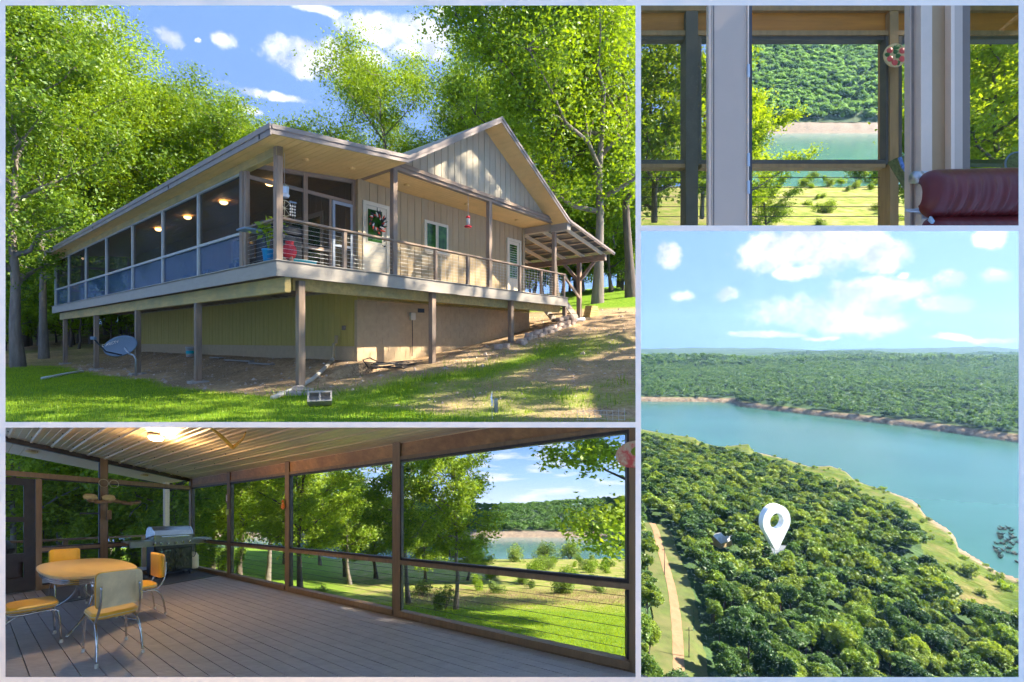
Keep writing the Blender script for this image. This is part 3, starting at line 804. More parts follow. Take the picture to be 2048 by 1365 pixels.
# french doors on the inner porch wall, lit porch lamps
for y0 in (3.0, 3.95, 7.2, 8.15):
    f = MB().box(2.81, 2.835, y0, y0 + .9, ZD + .02, 3.75).build('french_door', CREAM, house)
    MB().box(2.80, 2.809, y0 + .14, y0 + .76, ZD + .3, 3.6).build('pane', GLASS, f)
for b, a in ((1.2, 5.6), (1.2, 8.4), (1.2, 11.2), (1.2, 2.8)):
    zl = roofz(b) - .21
    l = MB().lathe([(.11, 0), (.11, -.03), (.07, -.07), (.02, -.085)], 14, (b, a, zl)).build('porch_lamp', LAMPW, house)
# roof: four slopes with boarded soffits, fascia and metal edge
ROOFM = mat('dark_metal_roof', (.10, .105, .11), .4, .1, 3, metal=.5)
rf = None
for k, ((x0, z0), (x1, z1)) in enumerate(zip(PROF, PROF[1:])):
    t = .045
    m = MB().prism([(x0, -.60, z0), (x1, -.60, z1), (x1, -.60, z1 - t), (x0, -.60, z0 - t)], (0, YB + .6, 0))
    o = m.build('roof' if k == 0 else 'roof_slope', ROOFM, house if k == 0 else rf)
    if k == 0: rf = o
for k, ((x0, z0), (x1, z1)) in enumerate(zip(PROF, PROF[1:])):
    # rake fascia with a thinner metal edge above it
    e = .0 if k in (1,) else 0
    dz = .17 if k < 3 else .12
    nrm = Vector((-(z1 - z0), 0, x1 - x0)).normalized()
    MB().prism([(x0, -.625, z0 - .06), (x1, -.625, z1 - .06), (x1, -.625, z1 - dz), (x0, -.625, z0 - dz)], (0, .024, 0)).build('rake_board', ROOFTRIM if k < 3 else WOODX, rf)
    MB().prism([(x0, -.65, z0 + .012), (x1, -.65, z1 + .012), (x1, -.65, z1 - .075), (x0, -.65, z0 - .075)], (0, .022, 0)).build('rake_flashing', ROOFTRIM, rf)
MB().box(-.425, -.40, -.625, YB, 4.11 - .20, 4.11 - .02).build('eave_board', ROOFTRIM, rf)
MB().box(-.45, -.426, -.65, YB, 4.11 - .09, 4.11 + .015).build('eave_flashing', ROOFTRIM, rf)
# shed soffit boards run along the eave
n = 19
for i in range(n):
    x0 = -.395 + i * (3.29 / n); x1 = x0 + 3.29 / n - .010
    za, zb = roofz(x0) - .155, roofz(x1) - .155
    MB().prism([(x0, -.598, za), (x1, -.598, zb), (x1, -.598, zb - .014), (x0, -.598, za - .014)], (0, YB + .55, 0)).build('soffit_board', SOFFIT, rf)
# rake soffits of the gable: short boards across
for (xa, za), (xb, zb) in ((PROF[1], PROF[2]), (PROF[2], PROF[3])):
    n = 26
    for i in range(n):
        f0, f1 = i / n, (i + .93) / n
        x0, x1 = xa + (xb - xa) * f0, xa + (xb - xa) * f1; z0, z1 = za + (zb - za) * f0 - .13, za + (zb - za) * f1 - .13
        MB().prism([(x0, -.598, z0), (x1, -.598, z1), (x1, -.598, z1 - .012), (x0, -.598, z0 - .012)], (0, .72, 0)).build('soffit_board', SOFFIT, rf)
for i in range(9):
    MB().box(-.44, -.40, -.2 + i * 2.5, -.17 + i * 2.5, 3.93, 4.16).build('gutter_strap', DARK, rf) if i in (0, 2, 5) else None
# lean-to on the far side
lt = MB().box(13.45, 13.62, -.45, 9.5, 3.36, 3.60).build('lean_to_beam', WOODY, house)
PLY = mat('raw_sheathing', (.50, .38, .25), .8, .12, 3, (1, 4, 1))
RAFT = mat('raw_rafter', (.62, .48, .29), .75, .1, 4, (.5, 3, 3))
for i in range(9):
    y = -.30 + i * .95
    MB().prism([(10.35, y, roofz(10.4) - .09), (13.75, y, roofz(13.75) - .09), (13.75, y, roofz(13.75) - .24), (10.35, y, roofz(10.4) - .24)], (0, .045, 0)).build('rafter', RAFT, lt)
for i in range(6):
    x = 10.7 + i * .56
    MB().box(x, x + .09, -.55, 9.0, roofz(x + .05) - .085, roofz(x + .05) - .05).build('purlin', PLY, lt)
for y in (.82, 4.6):
    w = HW(13.53, y); g = hz(w.x, w.y)
    post(lt, 13.53, y, g - .3, 3.36, .17, 'lean_to_post')
    for s in (-1, 1):
        MB().bar((13.53, y + .06 * s, 2.62), (13.53, y + .72 * s, 3.34), .12, .11, (1, 0, 0)).build('brace', WOODG, lt)
MB().box(10.32, 10.56, -.55, .18, 4.05, 4.33).build('eave_return', FASCIA, rf)
# steps down from the end of the deck
for i in range(4):
    MB().box(11.28 + i * .27, 11.58 + i * .27, .12, 1.32, ZD - .19 * (i + 1), ZD - .19 * (i + 1) + .04).build('step', WOODX, house)
for a in (.16, 1.28):
    MB().bar((11.25, a, ZD - .12), (12.5, a, .72), .05, .26).build('stringer', FASCIA, house)
MB().bar((11.15, .1, 2.5), (12.35, .1, 1.72), .07, .09).build('stair_rail', WOODX, house)
w = HW(12.35, .1); post(house, 12.35, .1, hz(w.x, w.y) - .1, 1.8, .09, 'stair_post')
# little things fixed to the house
for b, a in ((.9, .5), (2.1, .5), (4.0, .75), (6.4, .75), (9.0, .75)):
    z = (roofz(b) - .17) if b < 2.9 else 4.345
    MB().lathe([(.075, 0), (.08, -.025), (.05, -.05), (.015, -.055)], 12, (b, a, z)).build('ceiling_lamp', SOFFIT, house)
MB().box(4.62, 4.80, 1.29, 1.377, .62, .84).build('meter_box', CREAM, house, bev=.01)
MB().tube([(4.71, 1.345, .62), (4.72, 1.345, .1), (4.70, 1.34, -.45)], .012, 6).build('conduit', DARK, house)
MB().box(4.95, 5.2, 1.36, 1.376, .86, .98).build('wall_vent', DARK, house)
MB().tube([(2.74, 2.2, .15), (2.74, 2.2, -.05), (2.66, 2.2, -.08), (2.64, 2.2, -.6)], .045, 10).build('drain_pipe', SIDING, house)
MB().box(2.78, 2.86, 1.9, 2.0, .3, .42).build('wall_tap', WOODG, house)
MB().box(.13, .19, .02, .10, 2.14, 2.22).build('post_socket', WOODG, house, bev=.005)

# ------------------------------------------------------------------ trees round the house
def bear(px, Y, dz=0.0):
    X = (px - 1024) / FX * Y
    return (X, Y, hz(X, Y) + dz)
WOODTREES = [  # bearing, distance, kind, scale, label
    (88, 25, 0, (.85, .85, 1.15), 'tall oak with a thick pale trunk beside the far end of the porch'),
    (36, 21, 3, (1.0, 1.0, 1.2), 'leaning oak at the left edge of the lawn, in front of the woods'),
    (-60, 27, 2, 1.3, 'oak half out of view at the left border'),
    (20, 34, 1, 1.45, 'oak in the woods behind the leaning one'),
    (140, 31, 1, (.95, .95, 1.08), 'oak just behind the far corner of the porch'),
    (215, 37, 2, (.85, .85, 1.05), 'oak whose crown tops the porch eave, second from the tall one'),
    (268, 42, 0, (.85, .85, 1.22), 'oak with a knobbly top against open sky over the eave'),
    (345, 46, 3, (1.05, 1.05, 1.35), 'oak behind the middle of the porch roof'),
    (415, 46.5, 1, (.94, .94, 1.2), 'last low oak of the row before the roof corner'),
    (475, 47, 3, (.8, .8, 1.1), 'small far oak peeping over the roof near its corner'),
    (655, 46, 1, (1.35, 1.35, 1.18), 'yellow green oak left of the gable with bare twigs'),
    (765, 42, 0, (1.2, 1.2, 1.42), 'broad bright oak rising behind the gable valley'),
    (850, 46, 3, (1.3, 1.3, 1.16), 'oak filling in behind the left rake'),
    (960, 43, 2, (.95, .95, 1.28), 'slender open oak behind the gable peak'),
    (1035, 38, 1, (1.25, 1.25, 1.45), 'oak right of the gable peak with a leaning pale limb'),
    (1110, 31, 2, (1.25, 1.25, 1.35), 'big oak over the right rake'),
    (1195, 28, 0, (1.35, 1.35, 1.45), 'tallest oak at the right, its crown cut by the border'),
    (1262, 30, 1, (1.4, 1.4, 1.5), 'oak with a dark trunk at the right border above the lean-to'),
    (1160, 44, 3, (1.7, 1.7, 1.4), 'oak behind the lean-to roof'),
    (1240, 45, 2, (1.2, 1.2, 1.0), 'far oak at the back of the meadow')]
for i, (px, Y, k, sc, lb) in enumerate(WOODTREES):
    OAKS[k].place('oak_tree', lb, bear(px, Y), i * 1.37, sc, group='oaks round the house', bay=BAY_HOUSE)
rr = random.Random(4)
for i in range(26):
    px = rr.uniform(-20, 420); Y = rr.uniform(30, 46.5)
    OAKS[i % 4].place('woodland_tree', 'one of the thin trees deep in the shaded woods at the left', bear(px, Y), i * 2.1, rr.uniform(.8, 1.15), group='far trees of the left woods', bay=BAY_HOUSE)
for i in range(38):
    px = rr.uniform(-10, 330); Y = rr.uniform(27, 48)
    SAPS[i % 2].place('sapling', 'leafy sapling in the undergrowth of the left woods', bear(px, Y), i * 2.1, rr.uniform(.6, 1.1), 'sapling', 'saplings of the left woods', BAY_HOUSE)
for i in range(16):
    px = rr.uniform(1040, 1275); Y = rr.uniform(38, 46.5)
    SAPS[i % 2].place('meadow_sapling', 'bushy sapling along the back edge of the sunny meadow', bear(px, Y), i * 1.9, rr.uniform(1.0, 1.6), 'sapling', 'saplings behind the meadow', BAY_HOUSE)
# oaks standing beside the viewer; their crowns throw the dappled shade on the gable and lawn
SIDE = [vplane(2120, True)]
SPARSE = [TreeKind('open_oak_a', LEAF, BARK, 61, H=14, R=4.6, nleaf=3300, leaf=.24, base=.42, limbs=14), TreeKind('open_oak_b', LEAF, BARK, 64, H=14, R=4.2, nleaf=2900, leaf=.24, base=.42, limbs=13)]
for i, (x, y, sc) in enumerate(((18.0, 14.5, 1.9), (14.6, 11.0, 1.5), (24.5, 12.0, 1.9))):
    SPARSE[i % 2].place('shade_oak', 'oak beside the viewer that shades the gable', (x, y, -1.3), i * 1.1, sc, group='oaks beside the viewer', bay=SIDE)
    tag(MB().lathe([(1.6, -.35), (1.0, -.12), (.3, .03)], 14, (x, y, -1.3)).build('ground', GROUND), 'mound of soil under an oak beside the viewer', kind='structure')

# added sun blocker out of view, keeps low sun off the porch floor
t = thing('sun_blocker', 'tall boarded sun blocker added out of view beside the viewer', 'sun blocker', (13.2, 5.6, -3.0))
MB().box(0, 4, -1.2, 1.1, 0, 16.0).build('wall', SKIRT, t); MB().box(0, 4, 1.102, 5.6, 0, 12.2).build('wing', SKIRT, t)
for i in range(21): MB().box(-.03, -.003, -1.2 + i * .32, -.89 + i * .32, 0, 16.0 if i < 7 else 10.5).build('siding_board', SKIRT, t)
MB().prism([(-.3, -1.3, 15.95), (2.0, -1.3, 17.0), (4.3, -1.3, 15.95)], (0, 2.5, 0)).build('roof', ROOFM, t)
MB().box(-.07, -.032, -1, 1.2, 0, 2.6).build('door', WOODG, t)

# ------------------------------------------------------------------ things about the yard
def atpx(px, py, zg=-1.15):
    Y = zg * FX / (682 - py); return ((px - 1024) / FX * Y, Y)
# satellite dish
DISH = mat('grey_blue_dish', (.16, .21, .27), .45, .05, 4)
x, y = HW(-.02, 9.6).x, HW(-.02, 9.6).y
t = thing('satellite_dish', 'grey oval satellite dish on a bent mast beside the third porch post', 'satellite dish', (x, y, hz(x, y)))
m = MB().tube([(.18, -.02, -.05), (.18, -.02, .55), (.12, -.04, .68), (-.02, -.05, .72)], .028, 10); m.build('mast', METALG, t, smooth=True)
dm = MB(); n = 28; rings = 6
Rz = Matrix.Rotation(R_(-20), 3, 'Y')
M3 = (Matrix.Rotation(R_(18), 3, 'Z') @ Matrix.Rotation(R_(-12), 3, 'X'))
vs = [(0, .07, 0)]
for r in range(1, rings + 1):
    for k in range(n):
        g = 2 * math.pi * k / n; q = r / rings
        vs.append((.47 * q * math.cos(g), .07 * (1 - q * q), .33 * q * math.sin(g)))
fs = [(0, 1 + k, 1 + (k + 1) % n) for k in range(n)]
for r in range(rings - 1):
    fs += [(1 + r * n + k, 1 + (r + 1) * n + k, 1 + (r + 1) * n + (k + 1) % n, 1 + r * n + (k + 1) % n) for k in range(n)]
off = Vector((-.26, -.10, .98))
vv = [M3 @ (Rz @ Vector(v)) + off for v in vs]
back = [v + M3 @ Vector((0, .02, 0)) for v in vv]; N0 = len(vv)
dm.add(vv + back, fs + [tuple(i + N0 for i in reversed(f)) for f in fs] + [(1 + (rings - 1) * n + k, N0 + 1 + (rings - 1) * n + k, N0 + 1 + (rings - 1) * n + (k + 1) % n, 1 + (rings - 1) * n + (k + 1) % n) for k in range(n)])
dish = dm.build('dish', DISH, t, smooth=True)
MB().tube([off + M3 @ Vector((.05, .0, -.30)), off + M3 @ Vector((-.22, -.38, -.26)), off + M3 @ Vector((-.50, -.5, .10))], .022, 8).build('feed_arm', DARK, t)
MB().box(-.07, .07, -.05, .05, -.05, .05).build('feed_horn', DISH, t, bev=.012).location = off + M3 @ Vector((-.52, -.52, .14))
MB().bar(off + M3 @ Vector((.1, .08, -.05)), (0, -.05, .72), .06, .06).build('mount', METALG, t)
fc = bpy.data.curves.new('dish_lettering', 'FONT'); fc.body = 'DIRECTV'; fc.size = .115; fc.align_x = 'CENTER'; fc.extrude = .002
tmpo = bpy.data.objects.new('lettering_source', fc)
lme = bpy.data.meshes.new_from_object(tmpo); bpy.data.objects.remove(tmpo)
lme.materials.clear(); fo = obj('lettering', lme, WHITE, dish)
Rm = (M3 @ Rz @ Matrix.Rotation(R_(90), 3, 'X')).to_4x4(); Rm.translation = off + M3 @ (Rz @ Vector((.10, .028, .10)))
fo.matrix_local = Rm
MB().lathe([(.0, 0), (.045, 0), (.045, .004), (.0, .004)], 16).build('emblem', WHITE, dish)
em = dish.children[-1]; Rm2 = Rm.copy(); Rm2.translation = off + M3 @ (Rz @ Vector((-.24, .012, .13))); em.matrix_local = Rm2
# cinder block with two cores, leaning on the footing
x, y = atpx(640, 812)
t = thing('cinder_block', 'grey two-hole cinder block on the grass in front of the nearest post', 'block', (x, y, hz(x, y) + .10), .45); t.rotation_euler = (R_(58), 0, .35)
m = MB()
for x0, x1, y0, y1 in ((-.2, .2, -.1, -.07), (-.2, .2, .07, .1), (-.2, -.17, -.07, .07), (-.015, .015, -.07, .07), (.17, .2, -.07, .07)):
    m.box(x0, x1, y0, y1, -.02, .17)
m.build('block_shell', CONC, t); MB().box(-.17, .17, -.07, .07, -.02, .03).build('block_web', CONC, t)
x, y = HW(.45, -.1).x, HW(.45, -.1).y
t = thing('footing_stone', 'broken concrete pad with a rock on it at the foot of the nearest post', 'stone', (x, y, hz(x, y)))
MB().prism([(-.42, -.16, -.1), (.30, -.24, -.1), (.48, .08, -.1), (-.30, .14, -.1)], (0, 0, .16)).build('pad', CONC, t, bev=.02)
MB().blob((.0, -.06, .10), (.15, .10, .08), 3).build('rock', STONE, t)
# rain gauge with a white bird
x, y = atpx(988, 838)
t = thing('rain_gauge', 'clear glass rain gauge tube with a white hummingbird on a wire stake', 'rain gauge', (x, y, hz(x, y)))
CLEAR = screen_mat('clear_glass_tube', (.75, .78, .72), .35, .9)
MB().lathe([(.030, 0), (.030, .19), (.033, .20), (.026, .20), (.026, .01), (0, .01)], 14, (.03, 0, .10)).build('tube', CLEAR, t, smooth=True)
MB().tube([(-.02, 0, -.05), (-.03, 0, .12), (-.01, 0, .25)], .004, 5).build('stake', CABLE, t)
bd = MB().blob((-.03, 0, .26), (.016, .014, .04), 2, rough=.05)
bd.prism([(-.03, 0, .27), (-.055, -.01, .30), (-.03, .01, .41)], (.004, .004, 0)).prism([(-.035, 0, .24), (-.05, 0, .19), (-.02, 0, .20)], (.003, .003, 0))
bd.tube([(-.03, 0, .30), (-.025, -.02, .325)], .004, 4).build('bird', mat('bird_white', (.85, .86, .84), .4, .03), t)
# wire fence panel lying at the front of the gravel
x, y = atpx(1205, 842)
t = thing('wire_panel', 'low roll of thin garden wire along the near edge of the gravel', 'wire fence', (x, y, hz(x, y)))
for i in range(9): MB().tube([(-.36 + i * .085, 0, -.03), (-.36 + i * .085, .02, .16 + .02 * math.sin(i))], .0025, 4).build('wire', CABLE, t)
for i in range(3): MB().tube([(-.37, 0, .02 + i * .06), (.0, .01, .03 + i * .06), (.33, .0, .02 + i * .06)], .0025, 4).build('wire', CABLE, t)
# hose coil
x, y = HW(3.65, .75).x, HW(3.65, .75).y
t = thing('hose_coil', 'tangled coil of black and tan hose on the ground by the block wall', 'hose', (x, y, hz(x, y)), HRZ)
rr = random.Random(8)
for i in range(9):
    p = []; rx, ry = rr.uniform(.55, .95), rr.uniform(.22, .40); cx, cy = rr.uniform(-.12, .12), rr.uniform(-.08, .08); z0 = .02 + i * .018
    for k in range(25):
        g = 2 * math.pi * k / 24; p.append((cx + rx * math.cos(g), cy + ry * math.sin(g), z0 + .03 * math.sin(g * 2 + i)))
    MB().tube(p, .014, 6).build('hose_loop', (BLACKP, BLACKP, mat('tan_hose', (.40, .30, .20), .6))[i % 3], t, smooth=True)
MB().tube([(-.9, 0, .05), (-1.0, .1, .25), (-.75, .15, .30), (-.4, .1, .12)], .016, 6).build('hose_loop', BLACKP, t, smooth=True)
# dry laid stone edging, stepping up along the slope
t = thing('stone_edging', 'low wall of loose tan landscape blocks stepping up beside the drive', 'stone wall', HW(7.3, -.05, 0), HRZ)
rr = random.Random(5)
def lblock(px_, py_, pz, w=.30, d=.22, h=.14, rz=0.0):
    c, s = math.cos(rz), math.sin(rz)
    poly = [(-w / 2, -d * .35), (-w * .3, -d / 2), (w * .3, -d / 2), (w / 2, -d * .35), (w * .36, d / 2), (-w * .36, d / 2)]
    MB().prism([(px_ + u * c - v * s, py_ + u * s + v * c, pz) for u, v in poly], (0, 0, h)).build('stone_block', STONE, t, bev=.012)
for i in range(11):
    b = .95 + i * .315; w = HW(7.3 + b, -.15); g = hz(w.x, w.y)
    for r in range(1 if i < 1 else (2 if i < 8 else 3)):
        lblock(b + rr.uniform(-.03, .03) + (r % 2) * .12, -.05 + rr.uniform(-.05, .05) + r * .05, g - .03 + r * .142, .30, .24, .135, rr.uniform(-.2, .2))
for b, a in ((-.45, -.15), (-.12, -.2), (-.3, -.05), (.55, -.35), (.75, -.1)):
    w = HW(7.3 + b, -.05 + a); lblock(b, a, hz(w.x, w.y) - .02, rz=rr.uniform(-.5, .5))
# white pipe, drain pipe, gutter piece, bucket, timber stack
PVC = mat('white_pvc', (.66, .68, .68), .4, .06, 6)
def lying(name, label, cat, p, q, r, m=PVC, nseg=5):
    a, b = Vector(p), Vector(q)
    pts = []
    for i in range(nseg + 1):
        v = a.lerp(b, i / nseg); pts.append((v.x - a.x, v.y - a.y, hz(v.x, v.y) + r * .8 - hz(a.x, a.y)))
    t = thing(name, label, cat, (a.x, a.y, hz(a.x, a.y)))
    MB().tube(pts, r, 8).build('pipe', m, t, smooth=True); MB().tube([pts[-1], Vector(pts[-1]) + (Vector(pts[-1]) - Vector(pts[-2])).normalized() * .12], r * 1.25, 8).build('coupling', m, t)
    return t
a = atpx(85, 754, -1.1); b = atpx(162, 742, -1.1)
lying('pvc_pipe', 'thin white pipe lying on the lawn at the left, before the first post', 'pipe', a, b, .045)
a = HW(-.25, -.35); b = HW(2.5, 2.05)
lying('drain_hose', 'pale flat drain pipe running from the house wall to the grass', 'pipe', (a.x, a.y), (b.x, b.y), .05, mat('pale_drain', (.52, .48, .40), .7, .1))
a = HW(12.2, -.2); b = HW(11.4, .35)
lying('corrugated_drain', 'short grey drain pipe poking out beside the deck steps', 'pipe', (a.x, a.y), (b.x, b.y), .075)
a = HW(11.2, 2.2); b = HW(8.6, 2.4)
w = HW(2.35, 11.6); t = thing('plastic_bucket', 'white plastic bucket with a green label behind the third post', 'bucket', (w.x, w.y, hz(w.x, w.y)))
MB().lathe([(.13, 0), (.15, .36), (.16, .36), (.16, .39), (.14, .39), (.12, .03), (0, .03)], 18).build('tub', PVC, t, smooth=True)
MB().lathe([(.139, .12), (.145, .24)], 18).build('paper_label', TEAL, t)
w = HW(13.6, .3); t = thing('timber_stack', 'short stack of brown lumber beside the lean-to post', 'lumber', (w.x, w.y, hz(w.x, w.y)), HRZ)
for i in range(5):
    MB().box(-.35 + .04 * i, .55 - .05 * i, -.16, .16, i * .10 - .04, i * .10 + .05).build('timber', BEAMY, t)
for i, (b_, a_, L_) in enumerate(((2.2, 7.0, 1.9), (2.1, 5.2, 1.4), (2.3, 9.0, .8))):
    w = HW(b_, a_); t = thing('scrap_board', ('long grey scrap board lying against the skirting', 'shorter scrap board nearer the house corner', 'stub of board by the bucket')[i], 'board', (w.x, w.y, hz(w.x, w.y) + .03), HRZ)
    MB().box(-.08, .08, -L_ / 2, L_ / 2, 0, .04).build('plank', CONC, t)
# on the deck
def deck_thing(name, label, cat, b, a, z=ZD + .001): return thing(name, label, cat, HW(b, a, z), HRZ)
t = deck_thing('red_urn', 'glossy red urn standing on the deck just behind the corner post', 'urn', .42, .28)
MB().lathe([(.07, .10), (.12, .16), (.15, .26), (.13, .36), (.075, .43), (.085, .47), (.095, .48), (.06, .46)], 20).build('urn_body', RED, t, smooth=True)
for k in range(3):
    g = k * 2.09 + .5
    MB().tube([(.07 * math.cos(g), .07 * math.sin(g), .16), (.10 * math.cos(g), .10 * math.sin(g), 0)], [.04, .025], 8).build('urn_foot', mat('terracotta', (.45, .24, .13), .8), t, smooth=True)
t = deck_thing('blue_pot', 'bright blue flower pot with a thin plant left of the corner post', 'flower pot', .13, .62)
MB().lathe([(.09, 0), (.12, .28), (.13, .28), (.13, .31), (.11, .31), (.1, .28), (0, .28)], 18).build('pot', BLUE, t, smooth=True)
for k in range(7):
    g = k * .9; MB().tube([(0, 0, .28), (.05 * math.cos(g), .05 * math.sin(g), .6), (.18 * math.cos(g), .18 * math.sin(g), .85)], [.008, .006, .002], 5).build('stem', LEAF, t)
ob = BUSH[1]; lf = leaves_mesh('pot_leaves', np.random.default_rng(3).normal(size=(60, 3)) * .12 + np.array([0, 0, .75]), .12, seed=5); lf.materials.append(LEAF); obj('plant_leaves', lf, None, t)
t = deck_thing('smoker_grill', 'dark covered grill with a blue side shelf behind the corner rail', 'grill', .62, 1.12)
MB().box(-.42, .42, -.22, .22, .12, .75).build('cabinet', DARK, t, bev=.02)
m = MB(); pr = [(-.24, .78), (-.24, .90), (-.15, 1.0), (.0, 1.04), (.15, 1.0), (.24, .90), (.24, .78)]
m.prism([(-.40, yy, zz) for yy, zz in pr], (.80, 0, 0)).build('hood', DARK, t)
MB().box(-.85, -.42, -.2, .2, .74, .78).build('side_shelf', mat('blue_grey_shelf', (.18, .25, .34), .4), t, bev=.01)
for sx in (-.36, .36):
    for sy in (-.17, .17): MB().tube([(sx, sy, 0), (sx, sy, .13)], .03, 8).build('caster', BLACKP, t)
t = deck_thing('teal_box', 'low turquoise box on the deck behind the red urn', 'box', 1.05, .95)
MB().box(-.3, .3, -.15, .15, 0, .2).build('box_body', TEAL, t, bev=.015); MB().box(-.31, .31, -.16, .16, .202, .225).build('lid', TEAL, t, bev=.006)
# wind chime with lantern on the corner post
t = deck_thing('lantern_chime', 'silver lantern hanging over a wheel and shell chime by the corner post', 'wind chime', .34, .34, 3.0)
BRASS = mat('pale_brass', (.55, .45, .27), .4, .1, 5, metal=.6)
MB().lathe([(.02, .36), (.09, .30), (.095, .29), (.085, .14), (.11, .12), (.09, .07), (.04, .05)], 8).build('lantern', METALG, t)
p = [(.16 * math.cos(g), .0, -.16 + .17 * math.sin(g)) for g in np.linspace(0, 2 * math.pi, 25)]
MB().tube(p, .010, 6).build('wheel_rim', BRASS, t)
for k in range(4):
    g = k * math.pi / 4; MB().tube([(.155 * math.cos(g), 0, -.16 + .165 * math.sin(g)), (-.155 * math.cos(g), 0, -.16 - .165 * math.sin(g))], .005, 4).build('spoke', BRASS, t)
MB().box(.10, .26, -.02, .02, -.01, .02).build('chime_bar', DISH, t)
for k in range(3):
    x0 = .13 + k * .05; MB().tube([(x0, 0, 0), (x0, 0, -.28 - .04 * k)], .003, 4).build('string', CABLE, t)
    for q in range(4): MB().blob((x0, 0, -.08 - q * .065), .018, q).build('shell', WHITE, t)
MB().tube([(0, 0, .36), (0, 0, 1.02)], .004, 4).build('hanger', CABLE, t)
# wreath
t = thing('door_wreath', 'wreath with red, white and black feathery sprays on the front door', 'wreath', HW(3.39, 1.27, 3.24), HRZ)
p = [(.20 * math.cos(g), 0, .20 * math.sin(g)) for g in np.linspace(0, 2 * math.pi, 25)]
MB().tube(p, .035, 8).build('ring', mat('dark_twig', (.05, .06, .03), .9), t)
rr = random.Random(2); wm = [mat('wreath_red', (.62, .06, .02), .7), mat('wreath_white', (.75, .72, .64), .7), mat('wreath_black', (.02, .022, .03), .6), mat('wreath_green', (.05, .10, .03), .8)]
for k in range(40):
    g = k * 2.399; r0 = rr.uniform(.12, .24); q = g + rr.uniform(.5, 1.1)
    c = Vector((r0 * math.cos(g), -.04 - rr.random() * .03, r0 * math.sin(g))); dv = Vector((math.cos(q), -.25, math.sin(q))) * rr.uniform(.09, .15)
    MB().tube([c, c + dv * .5, c + dv], [.014, .026, .004], 5).build('feather_spray', wm[(0, 1, 2, 3, 0, 2)[k % 6]], t)
MB().tube([(0, -.03, .2), (0, -.02, .42)], .01, 4).build('wreath_hanger', DARK, t)
# hummingbird feeder
t = thing('hummingbird_feeder', 'red and clear hummingbird feeder hanging from the porch beam', 'bird feeder', HW(5.78, .09, 3.35), HRZ)
MB().lathe([(.02, .08), (.11, .075), (.12, .05), (.10, .03), (.03, .02)], 16).build('dish', RED, t, smooth=True)
MB().lathe([(.05, .08), (.06, .30), (.055, .31), (0, .31)], 14).build('bottle', CLEAR, t, smooth=True)
MB().lathe([(.065, .30), (.07, .33), (.05, .37), (.01, .38)], 14).build('cap', RED, t, smooth=True)
MB().tube([(0, 0, .37), (.01, 0, .7), (0, 0, .98)], .006, 5).build('hanger', CABLE, t)
# dinner bell on the lean-to side
t = thing('dinner_bell', 'small dark bell on a bracket under the lean-to rafters', 'bell', HW(10.9, .4, 3.42), HRZ)
MB().box(-.16, .16, -.02, .02, .12, .28).build('bracket', DARK, t); MB().lathe([(.10, 0), (.085, .03), (.06, .10), (.03, .14), (.0, .15)], 16, (-.02, -.08, -.06)).build('bell_cup', DARK, t, smooth=True)
MB().tube([(-.02, -.08, -.06), (-.02, -.08, -.14)], .012, 6).build('clapper', DARK, t)
# white chair inside the screened porch, seen through the panel
t = deck_thing('porch_chair', 'white metal chair just inside the first screen panel', 'chair', .75, 3.0)
MB().box(-.25, .25, -.25, .25, .40, .44).build('seat', PVC, t); MB().box(-.25, .25, .22, .26, .45, .88).build('backrest', PVC, t)
for sx in (-.22, .22):
    for sy in (-.22, .22): MB().tube([(sx, sy, 0), (sx, sy, .4)], .02, 6).build('leg', PVC, t)
for i, (b_, a_, w_) in enumerate(((1.7, 6.2, 1.9), (1.8, 10.4, 2.0))):
    t = deck_thing('porch_sofa', ('dark blue sofa seen through the third porch panel', 'dark blue sofa farther along the porch')[i], 'sofa', b_, a_)
    SOFA = mat('navy_cushion', (.04, .07, .13), .8)
    MB().box(-.4, .4, -w_ / 2, w_ / 2, .12, .44).build('seat', SOFA, t, bev=.05); MB().box(.25, .48, -w_ / 2, w_ / 2, .44, .88).build('backrest', SOFA, t, bev=.05)
    for s in (-1, 1): MB().box(-.4, .4, s * w_ / 2 - .1, s * w_ / 2 + .1, .12, .62).build('armrest', SOFA, t, bev=.04)

# ------------------------------------------------------------------ the screened porch, on its own sloping axes
PS = 1.7
U = Vector((1.2055, -1.0909, .3917)) * PS          # along the screen wall, towards the viewer
V = Vector((-.0973, -1.3561, .4869)) * PS          # along the end wall, towards the house
W = Vector((0, 0, 1)) * PS                         # posts stand plumb
PL = Matrix((U, V, W)).transposed()
PO = Vector((-9.4243, 14.4119, -5.1744)) * PS      # foot of the corner post
PO = Vector((PS * (-3.7941 - .680 * 8.2794), PS * 1.7407 * 8.2794, PS * (-1.5 - .625 * 8.2794)))
def PP(u, v, w=0.0): return PO + PL @ Vector((u, v, w))
def pthing(name, label, cat, u, v, w=0.0, group=None):
    t = thing(name, label, cat, PP(u, v, w), 0, group); t['_b'] = tuple(t.location); return t
def pb(mb, name, m, t, rz=0.0, clip=False, smooth=False, bev=0, at=(0, 0, 0), part=None):
    """part of a porch thing, given in porch metres from the thing's base, turned by rz about its upright"""
    A = PL @ Matrix.Rotation(rz, 3, 'Z')
    mb.v = [tuple(Vector(v) + Vector(at)) for v in mb.v]
    if bev:
        tmp = bpy.data.meshes.new('t'); tmp.from_pydata(mb.v, [], mb.f)
        bm = bmesh.new(); bm.from_mesh(tmp); bmesh.ops.bevel(bm, geom=bm.edges[:], offset=bev, segments=2, affect='EDGES', clamp_overlap=True)
        bm.to_mesh(tmp); bm.free()
        mb = MB().add([tuple(v.co) for v in tmp.vertices], [tuple(p.vertices) for p in tmp.polygons])
    return mb.build(name, m, part or t, L=A, clip=BAY_PORCH if clip else None, base=t.location, smooth=smooth)

